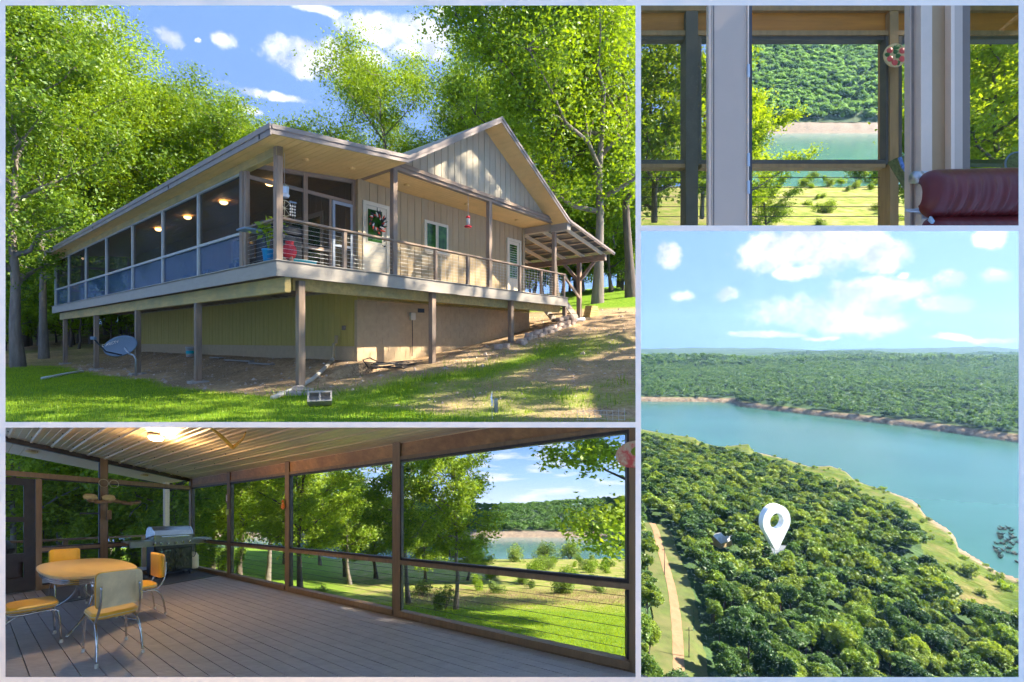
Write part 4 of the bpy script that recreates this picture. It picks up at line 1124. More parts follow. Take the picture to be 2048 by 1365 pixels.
PBROWN = mat('porch_post_brown', (.25, .155, .075), .6, .18, 4, (2, 2, .3), .1, 20)
PBEAM = mat('porch_beam_red', (.42, .21, .07), .55, .25, 3, (.4, 2, 3), .1, 12, col2=(.22, .10, .04), w2=.7, scale2=.8)
PDARK = mat('porch_dark_trim', (.045, .035, .028), .5, .2, 4)
def deck_mat():
    m = mat('composite_deck_board', (.42, .375, .36), .55, .12, 3, (1, 1, 1))
    N, Lk = m.node_tree.nodes, m.node_tree.links; b = N['Principled BSDF']
    tc = N.new('ShaderNodeTexCoord'); mp = N.new('ShaderNodeMapping'); mp.inputs['Rotation'].default_value = (0, 0, math.atan2(-U.y, U.x)); mp.inputs['Scale'].default_value = (.6, 6, 1)
    Lk.new(tc.outputs['Object'], mp.inputs[0])
    wv = N.new('ShaderNodeTexWave'); wv.wave_type = 'BANDS'; wv.bands_direction = 'Y'; wv.inputs['Scale'].default_value = 2.2; wv.inputs['Distortion'].default_value = 9; wv.inputs['Detail'].default_value = 3
    Lk.new(mp.outputs[0], wv.inputs[0])
    bp = N.new('ShaderNodeBump'); bp.inputs['Strength'].default_value = .35; bp.inputs['Distance'].default_value = .01
    Lk.new(wv.outputs[1], bp.inputs['Height']); Lk.new(bp.outputs[0], b.inputs['Normal'])
    cr = [n for n in N if n.type == 'VALTORGB'][0]
    mx = N.new('ShaderNodeMix'); mx.data_type = 'RGBA'; mx.blend_type = 'MULTIPLY'; mx.inputs[0].default_value = .3
    Lk.new(cr.outputs[0], mx.inputs[6]); Lk.new(wv.outputs[0], mx.inputs[7]); Lk.new(mx.outputs[2], b.inputs['Base Color'])
    return m
PDECK = deck_mat()
# floor
pf = thing('porch_floor', 'floor of brown grey composite boards in the screened porch', None, PP(0, 0)); pf['kind'] = 'structure'
pb(MB().box(-.1, 8.9, -.02, 5.6, -.10, -.032), 'subfloor', PDARK, pf)
pb(MB().box(-.1, 8.9, -.12, .072, -.10, .004), 'rim_board', PBROWN, pf, clip=True)
for i in range(36):
    pb(MB().box(.06, 8.85, .08 + i * .152, .08 + i * .152 + .144, -.03, 0 + (i % 3) * .0008), 'deck_board', PDECK, pf)
# ceiling: metal panels with ribs
def cz(v): return 2.62 + .118 * v
CEIL = mat('tan_ribbed_ceiling', (.74, .56, .31), .32, .10, 2, (.25, 1, 1), metal=.35, spec=.6)
CRIB = mat('ceiling_rib', (.74, .56, .31), .4, .08, 3, metal=.2)
pc = thing('porch_ceiling', 'ribbed tan metal ceiling of the screened porch', None, PP(0, 0)); pc['kind'] = 'structure'
for i in range(18):
    v0, v1 = .0 + i * .3, .0 + (i + 1) * .3 - .003
    pb(MB().prism([(-.02, v0, cz(v0)), (-.02, v1, cz(v1)), (-.02, v1, cz(v1) + .03), (-.02, v0, cz(v0) + .03)], (8.6, 0, 0)), 'ceiling_panel', CEIL, pc, clip=True)
    for dv, hh, ww in ((.0, .020, .03), (.10, .006, .010), (.20, .006, .010)):
        v = v0 + dv
        pb(MB().prism([(0, v - ww, cz(v) + .002), (0, v + ww, cz(v) + .002), (0, v + ww * .5, cz(v) - hh), (0, v - ww * .5, cz(v) - hh)], (8.5, 0, 0)), 'ceiling_rib', CRIB, pc, clip=True)
    if i > 1:
        for q in range(4): pb(MB().blob((.55 + q * .9, v0 + .05, cz(v0 + .05) - .004), .011, q, 6, 4), 'ceiling_screw', PDARK, pc, clip=True)
# screen wall (v = 0)
sw = pthing('screen_wall', 'long screened wall of the porch with brown posts, looking out over the lawn', 'screen wall', 0, 0)
for u in (0.0, 1.96, 4.03, 6.37, 8.83):
    pb(MB().box(u - .058, u + .058, -.07, .05, 0, 2.62), 'post', PBROWN, sw, clip=True)
    if u > 0: pb(MB().box(u - .073, u - .059, -.06, .03, .10, 2.36), 'screen_bead', PDARK, sw, clip=True)
    pb(MB().box(u + .059, u + .073, -.06, .03, .10, 2.36), 'screen_bead', PDARK, sw, clip=True)
for u0, u1 in ((.058, 1.902), (2.018, 3.972), (4.088, 6.312), (6.428, 8.772)):
    pb(MB().box(u0, u1, -.06, .07, .012, .095), 'sill', PBROWN, sw, clip=True)
    pb(MB().box(u0, u1, -.05, .055, .79, .85), 'middle_rail', PBROWN, sw, clip=True)
    pb(MB().box(u0 + .015, u1 - .015, -.045, .03, .852, .885), 'screen_bead', PDARK, sw, clip=True)
    pb(MB().box(u0, u1, -.045, .04, 2.36, 2.41), 'top_rail', PBROWN, sw, clip=True)
    pb(MB().box(u0 + .015, u1 - .015, -.04, .03, 2.325, 2.358), 'screen_bead', PDARK, sw, clip=True)
    pb(MB().box(u0, u1, -.06, .02, 2.412, 2.63), 'header_beam', PBEAM, sw, clip=True)
    pb(MB().prism([(u0, -.02, .886), (u1, -.02, .886), (u1, -.02, 2.324), (u0, -.02, 2.324)], (0, .003, 0)), 'screen_pane', SCREENL, sw, clip=True)
    pb(MB().prism([(u0, -.02, .096), (u1, -.02, .096), (u1, -.02, .789), (u0, -.02, .789)], (0, .003, 0)), 'screen_pane', SCREENL, sw, clip=True)
    for k in range(6):
        pb(MB().tube([(u0, -.05, .18 + k * .105), (u1, -.05, .18 + k * .105)], .0035, 4), 'cable', PDARK, sw, clip=True)
# end wall (u = 0)
ew = pthing('end_wall', 'screened end wall of the porch with a dark screen door', 'screen wall', 0, 0)
for v in (2.11, 5.0):
    pb(MB().box(-.07, .06, v - .07, v + .07, 0, cz(v)), 'post', PBROWN, ew)
    for s in (-1, 1): pb(MB().box(-.05, .03, v + s * .078 - .008, v + s * .078 + .008, .1, cz(v) - .1), 'screen_bead', PDARK, ew)
pb(MB().box(-.06, .05, 3.15, 3.24, 0, 2.28), 'door_post', PBROWN, ew)
pb(MB().box(-.06, .05, .07, 2.04, 2.30, 2.40), 'header_rail', PBROWN, ew); pb(MB().box(-.06, .05, 2.18, 4.93, 2.30, 2.40), 'header_rail', PBROWN, ew)
pb(MB().box(-.05, .05, .07, 2.04, .79, .86), 'middle_rail', PBROWN, ew); pb(MB().box(-.05, .05, 2.18, 3.15, .79, .86), 'middle_rail', PBROWN, ew)
pb(MB().box(-.06, .07, .07, 3.15, .012, .09), 'sill', PBROWN, ew)
for v0, v1 in ((.07, 2.04), (2.18, 4.93)):
    pb(MB().prism([(-.05, v0, cz(v0) - .10), (-.05, v1, cz(v1) - .10), (-.05, v1, cz(v1)), (-.05, v0, cz(v0))], (.09, 0, 0)), 'top_rail', PDARK, ew)
for v0, v1, w0, w1 in ((.07, 2.04, .86, 2.30), (.07, 2.04, .09, .79), (2.18, 3.15, .86, 2.30), (2.18, 3.15, .09, .79)):
    pb(MB().prism([(-.02, v0, w0), (-.02, v1, w0), (-.02, v1, w1), (-.02, v0, w1)], (.003, 0, 0)), 'screen_pane', SCREENL, ew)
    for q in ((v0, v1, w0, w0 + .03), (v0, v1, w1 - .03, w1)):
        pb(MB().box(-.04, .03, q[0], q[1], q[2] + .001, q[3] - .001), 'screen_bead', PDARK, ew)
sdp = pthing('screen_door', 'black framed screen door at the left end of the porch', 'door', 0, 3.25)
for q in ((.0, .16, .02, 2.27), (.85, 1.0, .02, 2.27), (.16, .85, 2.13, 2.27), (.16, .85, .02, .30), (.16, .85, 1.40, 1.50), (.16, .85, .60, .78)):
    pb(MB().box(-.03, .04, q[0], q[1], q[2], q[3]), 'door_frame', PDARK, sdp)
pb(MB().box(-.02, .0, .17, .84, .30, .60), 'kick_panel', PDARK, sdp)
pb(MB().prism([(.01, .16, .78), (.01, .85, .78), (.01, .85, 1.4), (.01, .16, 1.4)], (.003, 0, 0)), 'screen_pane', SCREENL, sdp)
pb(MB().prism([(.01, .16, 1.5), (.01, .85, 1.5), (.01, .85, 2.13), (.01, .16, 2.13)], (.003, 0, 0)), 'screen_pane', SCREENL, sdp)
# open deck beyond the end wall: floor, rail, post, soffit overhead
od = pthing('outer_deck', 'open deck strip with a brown rail outside the end wall', 'deck', -.1, 0)
for i in range(9):
    pb(MB().box(-1.42 + i * .15, -1.28 + i * .15, -.05, 5.6, -.06, -.02), 'deck_board', PDECK, od)
pb(MB().box(-1.44, -1.32, -.1, 5.6, .90, .95), 'handrail', PBROWN, od)
for v in (.75, 2.55, 4.2): pb(MB().box(-1.42, -1.33, v - .05, v + .05, -.02, .899), 'rail_post', PBROWN, od)
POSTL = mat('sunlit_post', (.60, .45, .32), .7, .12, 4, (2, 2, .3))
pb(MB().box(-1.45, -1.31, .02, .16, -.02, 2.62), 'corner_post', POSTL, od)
for k in range(7):
    pb(MB().tube([(-1.37, 0, .1 + k * .11), (-1.37, 5.6, .1 + k * .11)], .004, 4), 'cable', PDARK, od)
for i in range(30):
    v0 = -.1 + i * .19
    pb(MB().prism([(-1.95, v0, cz(v0) + .02), (-1.95, v0 + .18, cz(v0 + .18) + .02), (-1.95, v0 + .18, cz(v0 + .18) + .04), (-1.95, v0, cz(v0) + .04)], (1.87, 0, 0)), 'soffit_board', mat('tan_pink_soffit', (.62, .41, .23), .6, .05), od)
for v in (3.2, .9): pb(MB().lathe([(.10, 0), (.11, -.03), (.05, -.05)], 12), 'soffit_lamp', SOFFIT, od, at=(-.9, v, cz(v) + .0))
# mat under the grill
t = pthing('outdoor_mat', 'dark grey woven mat on the porch floor under the grill', 'mat', .05, .12, .004)
MATM = mat('charcoal_weave', (.10, .10, .105), .95, .2, 30, bump=.3, bscale=90)
pb(MB().box(0, 1.55, 0, 3.05, 0, .008), 'mat_body', MATM, t)
for q in (0, 1.47): pb(MB().box(q, q + .08, 0, 3.05, .0082, .012), 'mat_border', DARK, t)
# ------------------------------------------------------------------ furniture
YEL = mat('yellow_vinyl', (.80, .44, .035), .38, .06, 5, spec=.5, bump=.05, bscale=30)
CRM = mat('cream_vinyl', (.80, .62, .33), .5, .12, 4, col2=(.64, .48, .25), w2=.6, scale2=3)
CHROME = mat('worn_chrome', (.62, .62, .60), .16, .06, 6, metal=1.0)
FOOT = mat('cream_rubber', (.66, .60, .48), .6)
def pad(mb, w, d, h, z, rc=.10, cx=0, cy=0, bow=0.0, upright=False, n=6):
    """rounded cushion, flat or upright (then d is its height and h its thickness)"""
    out = []
    for sx, sy, a0 in ((1, 1, 0), (-1, 1, 90), (-1, -1, 180), (1, -1, 270)):
        for k in range(n + 1):
            g = R_(a0 + 90 * k / n); out.append((sx * (w / 2 - rc) + rc * math.cos(g), sy * (d / 2 - rc) + rc * math.sin(g)))
    lv = [(0.93, 0), (1, .25), (1, .75), (.93, 1)]
    vs = []
    for s, f in lv:
        for x, y in out:
            X, Y, H = x * s, y * s, h * f
            if upright: vs.append((cx + X, cy + H - bow * (X / (w / 2)) ** 2, z + Y))
            else: vs.append((cx + X, cy + Y, z + H))
    m = len(out)
    fs = [(i * m + k, i * m + (k + 1) % m, (i + 1) * m + (k + 1) % m, (i + 1) * m + k) for i in range(3) for k in range(m)]
    for k in range(m // 2 - 1):      # caps as upright strips, so a bowed pad stays smooth
        fs.append((m - 1 - k, m - 2 - k, k + 1, k)); fs.append((3 * m + k, 3 * m + k + 1, 4 * m - 2 - k, 4 * m - 1 - k))
    if upright: fs = [tuple(reversed(f)) for f in fs]
    return mb.add(vs, fs)
def curve(pts, n=8):
    P = [Vector(p) for p in pts]; P = [P[0] * 2 - P[1]] + P + [P[-1] * 2 - P[-2]]; out = []
    for i in range(1, len(P) - 2):
        for k in range(n):
            t = k / n; a, b, c, d = P[i - 1:i + 3]
            out.append(.5 * ((2 * b) + (c - a) * t + (2 * a - 5 * b + 4 * c - d) * t * t + (3 * b - a - 3 * c + d) * t ** 3))
    return out + [P[-2]]
def dinette_chair(label, u, v, rz):
    """faces its local +y"""
    t = pthing('dinette_chair', label, 'chair', u, v, 0, 'yellow vinyl dinette chairs')
    s = pb(pad(MB(), .43, .43, .065, .435, .11), 'seat', YEL, t, rz, smooth=False)
    pb(pad(MB(), .44, .44, .010, .462, .115), 'seat_piping', FOOT, t, rz, part=s)
    pb(pad(MB(), .42, .37, .04, .75, .05, cy=-.235, bow=.05, upright=True), 'backrest', YEL, t, rz)
    pb(pad(MB(), .41, .36, .014, .75, .05, cy=-.252, bow=.05, upright=True), 'backrest_shell', CRM, t, rz)
    for sx in (-1, 1):
        pb(MB().tube(curve([(sx * .17, -.318, .80), (sx * .175, -.312, .62), (sx * .19, -.25, .48), (sx * .19, -.16, .415), (sx * .185, .10, .41)]), .0125, 8), 'back_support', CHROME, t, rz, smooth=True)
        pb(MB().tube(curve([(sx * .175, .02, .415), (sx * .185, .17, .40), (sx * .195, .205, .34), (sx * .205, .225, .03)]), .0125, 8), 'front_leg', CHROME, t, rz, smooth=True)
        pb(MB().tube(curve([(sx * .175, -.02, .415), (sx * .185, -.17, .385), (sx * .195, -.255, .27), (sx * .205, -.30, .03)]), .0125, 8), 'rear_leg', CHROME, t, rz, smooth=True)
        for yy in (.225, -.30): pb(MB().lathe([(.018, 0), (.017, .035), (.012, .04)], 10, (sx * .205, yy, 0)), 'foot_cap', FOOT, t, rz)
    return t
dinette_chair('yellow dinette chair nearest the viewer, its cream back turned to us', 4.36, 3.085, R_(90))
dinette_chair('yellow dinette chair at the right of the table, beside the grill', 3.36, 2.49, R_(0))
dinette_chair('yellow dinette chair cut off by the left border', 3.42, 3.62, R_(180))
dinette_chair('yellow dinette chair behind the table, only its back showing', 1.72, 3.02, R_(-90))
t = pthing('dinette_table', 'yellow topped chrome dinette table with clipped corners', 'table', 2.62, 2.95)
def octo(lx, ly, c, z):
    p = [(-lx + c, -ly, z), (lx - c, -ly, z), (lx, -ly + c * .62, z), (lx, ly - c * .62, z), (lx - c, ly, z), (-lx + c, ly, z), (-lx, ly - c * .62, z), (-lx, -ly + c * .62, z)]
    for _ in range(2): p = [q for a, b in zip(p, p[1:] + p[:1]) for q in ((a[0] * .75 + b[0] * .25, a[1] * .75 + b[1] * .25, z), (a[0] * .25 + b[0] * .75, a[1] * .25 + b[1] * .75, z))]
    return p
TTOP = mat('yellow_laminate', (.70, .50, .22), .28, .07, 3, (1, 5, 1), spec=.6)
pb(MB().prism(octo(1.02, .53, .42, .715), (0, 0, .032)), 'tabletop', TTOP, t, bev=.006)
RIBC = mat('ribbed_chrome_edge', (.50, .49, .45), .25, .25, 2, (1, 1, 30), metal=.95)
pb(MB().prism(octo(.98, .495, .41, .635), (0, 0, .078)), 'apron', RIBC, t)
for k in range(3): pb(MB().prism(octo(.985, .50, .412, .645 + k * .024), (0, 0, .010)), 'apron_trim', CHROME, t)
for su in (-.42, .48):
    for q in (-.03, .03): pb(MB().tube([(su, q, .64), (su, q, .34)], .018, 8), 'pedestal_post', CHROME, t, smooth=True)
    for du, dv in ((.42, .36), (.42, -.36)):
        d = 1 if su > 0 else -1
        pb(MB().tube(curve([(su, .02 * (1 if dv > 0 else -1), .42), (su + .06 * d, dv * .25, .22), (su + .22 * d, dv * .7, .06), (su + du * d, dv * 1.05, .018)]), .016, 8), 'curved_leg', CHROME, t, smooth=True)
# gas grill
STEEL = mat('brushed_steel', (.36, .335, .29), .34, .08, 4, (.2, 1, 8), metal=1.0)
t = pthing('gas_grill', 'stainless steel gas grill with black cabinet in the porch corner', 'grill', .62, .87)
rz = R_(90)   # local x runs along the wall, local -y is the front
gb = pb(MB().box(-.46, .46, -.24, .24, .12, .80), 'cabinet', BLACKP, t, rz, bev=.01)
for sx in (-1, 1):
    pb(MB().box(sx * .225 - .215, sx * .225 + .215, -.262, -.242, .16, .72), 'cabinet_door', mat('black_enamel', (.02, .02, .02), .25), t, rz, part=gb, bev=.004)
pb(MB().tube([(.10, -.275, .67), (.10, -.295, .67), (.36, -.295, .67), (.36, -.275, .67)], .009, 6), 'door_handle', CHROME, t, rz)
pb(MB().box(-.98, .98, -.30, -.26, .80, .93), 'control_panel', STEEL, t, rz, bev=.008)
pb(MB().box(-1.0, -.47, -.255, .24, .90, .935), 'side_shelf', STEEL, t, rz, bev=.006); pb(MB().box(.47, 1.0, -.255, .24, .90, .935), 'side_shelf', STEEL, t, rz, bev=.006)
pb(MB().box(-.46, .46, -.258, .24, .80, .95), 'firebox', STEEL, t, rz)
pr = [(-.26, .952), (-.265, 1.06), (-.22, 1.17), (-.12, 1.245), (.02, 1.265), (.16, 1.22), (.24, 1.08), (.245, .952)]
hd = pb(MB().prism([(-.47, y, z) for y, z in pr], (.94, 0, 0)), 'hood', STEEL, t, rz, smooth=False)
for sx in (-.475, .455): pb(MB().prism([(sx, y * 1.02, .952 + (z - .952) * 1.02) for y, z in pr], (.02, 0, 0)), 'hood_end', CHROME, t, rz, part=hd)
pb(MB().tube([(-.33, -.31, 1.02), (.33, -.31, 1.02)], .013, 8), 'hood_handle', CHROME, t, rz, part=hd)
for sx in (-.3, .3): pb(MB().tube([(sx, -.31, 1.02), (sx, -.26, 1.03)], .012, 6), 'handle_bracket', CHROME, t, rz, part=hd)
for x in (-.78, -.36, -.18, .0, .18, .34, .48):
    k = pb(MB().lathe([(.036, 0), (.034, .03), (.02, .045), (0, .046)], 14), 'control_knob', CHROME, t, 0)
    me = k.data
    A = PL @ Matrix.Rotation(rz, 3, 'Z') @ Matrix.Rotation(R_(90), 3, 'X'); Ai = PL.inverted()
    offv = PL @ (Matrix.Rotation(rz, 3, 'Z') @ Vector((x, -.30, .865)))
    for vv in me.vertices: vv.co = A @ (Ai @ vv.co) + offv
for sx in (-.42, .42):
    for sy in (-.2, .2): pb(MB().tube([(sx - .012, sy, .045), (sx + .012, sy, .045)], .045, 12), 'caster', BLACKP, t, rz); 
for sx in (-.42, .42): pb(MB().box(sx - .02, sx + .02, -.22, .22, .08, .12), 'base_rail', BLACKP, t, rz)
pb(MB().tube(curve([(-.55, -.2, .80), (-.57, -.22, .62), (-.52, -.2, .45), (-.40, -.1, .58)]), .010, 6), 'gas_hose', BLACKP, t, rz)
pb(MB().lathe([(.13, .0), (.15, .05), (.15, .34), (.10, .42), (.03, .45)], 14), 'gas_bottle', CRM, t, rz, at=(-.62, .05, .10), smooth=True)
# towel cart at the left border
t = pthing('towel_cart', 'chrome rolling cart with a turquoise towel at the left border', 'cart', 2.9, 4.05)
for sx in (-.16, .16): pb(MB().tube(curve([(sx, -.02, .06), (sx, 0, .5), (sx, .0, .78), (sx * .6, .04, .84), (0, .05, .85)]), .016, 8), 'cart_frame', CHROME, t, R_(60))
pb(MB().box(-.14, .14, -.10, .24, .30, .33), 'tray', CHROME, t, R_(60)); pb(MB().box(-.02, .02, -.12, .22, .58, .60), 'tray', CHROME, t, R_(60))
for sx in (-.16, .16): pb(MB().tube([(sx - .02, 0, .045), (sx + .02, 0, .045)], .05, 12), 'caster', BLACKP, t, R_(60))
tw = [(x, .03 + .012 * math.sin(x * 40), z) for z in (.83, .45) for x in np.linspace(-.15, .15, 9)]
tm = MB().add(tw + [(x, y + .012, z) for x, y, z in tw], [(i, i + 1, i + 10, i + 9) for i in range(8)] + [(i + 18, i + 27, i + 28, i + 19) for i in range(8)])
pb(tm, 'towel', TEAL, t, R_(60))
# black kettle grill outside the screen door
t = pthing('kettle_grill', 'black kettle grill on the open deck, seen through the screen door', 'grill', -.75, 3.75)
pb(MB().lathe([(.05, .55), (.20, .62), (.27, .75), (.28, .80)], 18), 'bowl', BLACKP, t); pb(MB().lathe([(.285, .801), (.27, .90), (.18, 1.0), (.03, 1.03)], 18), 'lid', BLACKP, t, smooth=True)
for k in range(3): pb(MB().tube([(.12 * math.cos(k * 2.1), .12 * math.sin(k * 2.1), .6), (.25 * math.cos(k * 2.1), .25 * math.sin(k * 2.1), -.02)], .012, 6), 'leg', METALG, t)
pb(MB().box(-.2, .2, .28, .55, .72, .75), 'side_shelf', CRM, t)
# ceiling lamp, antler branch, hanging ornaments
lv = 2.13; lu = 3.05
t = pthing('ceiling_light', 'lit warm ceiling light above the dinette table', 'lamp', lu, lv, cz(lv))
pb(MB().lathe([(.13, -.005), (.135, -.03), (.12, -.045)], 18), 'lamp_rim', CRM, t); pb(MB().lathe([(.115, -.04), (.10, -.075), (.05, -.095), (.01, -.10)], 18), 'lamp_globe', mat('warm_globe', (1, .85, .6), .4, .02, emit=(1.0, .66, .30), emit_s=14), t, smooth=True)
ld = bpy.data.lights.new('porch_bulb', 'POINT'); ld.energy = 80; ld.color = (1, .70, .40); ld.shadow_soft_size = .4
lo = bpy.data.objects.new('porch_bulb', ld); COL.objects.link(lo); lo.parent = t; lo.location = PL @ Vector((0, 0, -.22))
ANT = mat('golden_driftwood', (.80, .42, .05), .5, .15, 4)
t = pthing('driftwood_branch', 'golden forked driftwood hanging under the porch ceiling', 'driftwood', 4.15, 1.40, 2.66)
pb(MB().tube(curve([(.40, .62, .07), (.24, .38, .05), (.06, .10, .0), (0, 0, -.03)]), [.012 + .018 * min(1, i / 10) for i in range(25)], 8), 'stem', ANT, t, clip=True, smooth=True)
pb(MB().tube(curve([(0, 0, -.03), (.12, .0, .0), (.34, .05, .04), (.60, .18, .06)]), [.032 - .022 * i / 24 for i in range(25)], 8), 'fork', ANT, t, clip=True, smooth=True)
LOG = mat('carved_log', (.24, .14, .06), .8, .4, 6)
t = pthing('log_chime', 'carved log chime with birds and antlers hung on the end wall', 'wind chime', .16, 2.05, 1.86)
pb(MB().tube(curve([(0, .40, .03), (.02, .15, -.02), (0, -.1, .02), (.02, -.4, -.03), (0, -.66, .02)]), [.035 + .02 * math.sin(q * .8) ** 2 for q in range(33)], 10), 'log', LOG, t, smooth=True)
for v in (.34, .0): pb(MB().blob((.03, v, .09), (.05, .14, .07), 3), 'carved_bird', mat('straw_carving', (.55, .40, .16), .7), t)
pb(MB().tube(curve([(0, -.70, 0), (.02, -.60, -.12), (.02, -.50, -.20), (0, -.42, -.36)]), .014, 6), 'antler', DARK, t); pb(MB().tube(curve([(0, -.70, 0), (.02, -.80, -.05), (.02, -.78, -.18)]), .012, 6), 'antler', DARK, t)
for v in (.10, -.10): pb(MB().tube([(.03 + .09 * math.cos(g) * 0, v + .09 * math.cos(g), .42 + .09 * math.sin(g)) for g in np.linspace(0, 6.283, 19)], .007, 5), 'scroll_ring', BRASS, t)
pb(MB().tube([(.02, 0, .33), (.02, 0, .04)], .004, 4), 'cord', DARK, t)
for k in range(4): pb(MB().tube([(.02, .40 - .12 * k, -.02), (.02, .40 - .12 * k, -.30 - .05 * k)], .003, 4), 'cord', DARK, t)
pb(MB().box(.0, .04, .2, .52, -.30, -.26), 'dragonfly', DARK, t); pb(MB().box(.0, .04, -.05, .04, -.42, -.20), 'charm', LOG, t)
t = pthing('orange_ornament', 'small orange hanging ornament on the second window post', 'ornament', 3.96, .09, 1.72)
OR = mat('orange_glass', (.75, .20, .02), .3)
pb(MB().blob((0, 0, 0), (.05, .03, .07), 1), 'ornament_body', OR, t); pb(MB().blob((0, 0, .10), (.03, .025, .035), 2), 'ornament_cap', OR, t); pb(MB().tube([(0, 0, .13), (0, 0, .3)], .003, 4), 'cord', DARK, t)
t = pthing('thermometer', 'narrow brown thermometer plaque on the first window post', 'thermometer', 1.96, .075, 1.95)
pb(MB().box(-.05, .05, 0, .015, -.1, .12), 'plaque', PBEAM, t); pb(MB().box(-.012, .012, .016, .02, -.06, .09), 'scale_tube', WHITE, t)
t = pthing('yellow_tag', 'small yellow green tag below the thermometer', 'tag', 1.96, .075, 1.62)
pb(MB().box(-.05, .05, 0, .012, -.06, .07), 'tag_plate', mat('lime_plate', (.55, .55, .06), .5), t); pb(MB().tube([(0, .01, .07), (0, .01, .12)], .004, 4), 'tag_loop', DARK, t)
FLOR = mat('floral_plate', (.66, .50, .30), .4, .1, 9, col2=(.62, .10, .07), w2=1.0, scale2=7)
t = pthing('floral_plaque', 'round floral plaque cut off at the right border of the porch', 'plaque', 8.80, .10, 2.1)
pb(MB().blob((0, 0, 0), (.13, .02, .13), 5, 18, 8, .02), 'plaque_disc', FLOR, t, clip=True); pb(MB().blob((.02, .02, .02), (.05, .012, .05), 6, 10, 6, .1), 'painted_leaf', LEAF, t, clip=True)

# ------------------------------------------------------------------ lawn, lake and wooded hill outside the porch
def PW(x, d, up):
    """porch survey coordinates (metres right, metres out, metres up from standing eye) on the porch's falling site"""
    x, d, up = np.asarray(x, float), np.asarray(d, float), np.asarray(up, float)
    return np.stack([PS * (x - .680 * d), PS * 1.7407 * d + 0 * x, PS * (up - .625 * d) + 0 * x], -1)
def lawn_up(x, d):
    g = np.interp(d, [0, 8, 16, 30, 43, 46, 120], [-4.15, -4.2, -5.15, -5.9, -6.45, -6.9, -7.2])
    wood = np.clip((2 - x) / 8, 0, 1) * np.clip((d - 6) / 10, 0, 1)
    g = g + wood * np.interp(d, [0, 14, 40, 80], [0, .4, 1.7, 2.6])
    return g + .10 * fbm(x, d, 3.5, 12)
def lawn_mat():
    m = bpy.data.materials.new('lawn_turf'); m.use_nodes = True
    N, Lk = m.node_tree.nodes, m.node_tree.links; b = N['Principled BSDF']; b.inputs['Roughness'].default_value = .95; b.inputs['Specular IOR Level'].default_value = .1
    tc = N.new('ShaderNodeTexCoord')
    def noise(sc, det=6):
        n = N.new('ShaderNodeTexNoise'); n.inputs['Scale'].default_value = sc; n.inputs['Detail'].default_value = det; n.inputs['Roughness'].default_value = .65
        Lk.new(tc.outputs['Object'], n.inputs['Vector']); return n.outputs[0]
    def ramp(v, stops):
        r = N.new('ShaderNodeValToRGB'); e = r.color_ramp.elements
        while len(e) < len(stops): e.new(.5)
        for i, (p, c) in enumerate(stops): e[i].position = p; e[i].color = tuple(c) + (1,)
        Lk.new(v, r.inputs[0]); return r.outputs[0]
    at = N.new('ShaderNodeAttribute'); at.attribute_name = 'rough_grass'
    turf = ramp(noise(.8), [(.3, (.09, .17, .015)), (.55, (.16, .26, .025)), (.75, (.26, .30, .05))])
    rough = ramp(noise(.5), [(.35, (.16, .23, .03)), (.5, (.27, .29, .06)), (.64, (.36, .28, .14))])
    mx = N.new('ShaderNodeMix'); mx.data_type = 'RGBA'; Lk.new(at.outputs['Fac'], mx.inputs[0]); Lk.new(turf, mx.inputs[6]); Lk.new(rough, mx.inputs[7])
    Lk.new(mx.outputs[2], b.inputs['Base Color'])
    bp = N.new('ShaderNodeBump'); bp.inputs['Strength'].default_value = .8; bp.inputs['Distance'].default_value = .2
    Lk.new(noise(3), bp.inputs['Height']); Lk.new(bp.outputs[0], b.inputs['Normal'])
    return m
LAWN = lawn_mat()
dd = np.concatenate([np.linspace(1.5, 20, 90), np.linspace(20.4, 44.5, 60)])
tt = np.linspace(-1.45, 1.118, 170)
DD, TT = np.meshgrid(dd, tt, indexing='ij'); XL = DD * TT
G = PW(XL, DD, lawn_up(XL, DD))
edge = 16.5 + 1.5 * fbm(XL, DD, 6, 3) - .12 * XL
rough = np.clip((DD - edge) / 1.2, 0, 1) * np.clip((XL - .5) / 3, 0, 1)
# forest floor left of the lawn
tag(obj('lawn', grid_mesh('lawn', G[..., 0], G[..., 1], G[..., 2], {'rough_grass': rough}), LAWN), 'sunny mown lawn sloping to rough grass below the porch', kind='structure')
WATER2 = mat('lake_water_green', (.075, .20, .195), .12, .06, .08, (1, 4, 1), spec=.5, bump=.02, bscale=1.5)
ddw = np.linspace(43.2, 92, 12); DW, TW_ = np.meshgrid(ddw, np.linspace(-.4, 1.118, 10), indexing='ij')
Gw = PW(DW * TW_, DW, np.full_like(DW, -6.5))
tag(obj('lake', grid_mesh('lake', Gw[..., 0], Gw[..., 1], Gw[..., 2]), WATER2), 'calm green lake seen past the lawn', kind='structure')
# far bank and hill
BANK = mat('pale_rock_bank', (.24, .185, .13), .9, .3, .5, (1, 1, 2.5), .8, 2)
HILLM = mat('hill_soil', (.06, .10, .035), .95, .3, .3)
db = np.array([88.6, 89.2, 90.0, 91.0, 92.5]); hb = np.array([-6.6, -6.2, -5.4, -4.9, -4.5])
tb = np.linspace(-.5, 1.118, 160); XB = np.outer(db, tb); DB = np.repeat(db[:, None], 160, 1)
HB = np.repeat(hb[:, None], 160, 1) + .5 * fbm(XB, DB * 3, 2.2, 5) * np.array([0, 1, 1, 1, .4])[:, None]
Gb = PW(XB, DB, HB)
tag(obj('rock_bank', grid_mesh('rock_bank', Gb[..., 0], Gb[..., 1], Gb[..., 2]), BANK), 'pale rocky bank on the far side of the lake past the lawn', kind='structure')
def hill_up(x, d):
    ridge = 5.6 + 1.6 * np.sin(x * .05 + 1.0) + 1.2 * fbm(x, d, 18, 6)
    f = np.clip((d - 92) / 34, 0, 1)
    return -4.6 + (ridge + 4.0) * (f * f * (3 - 2 * f))
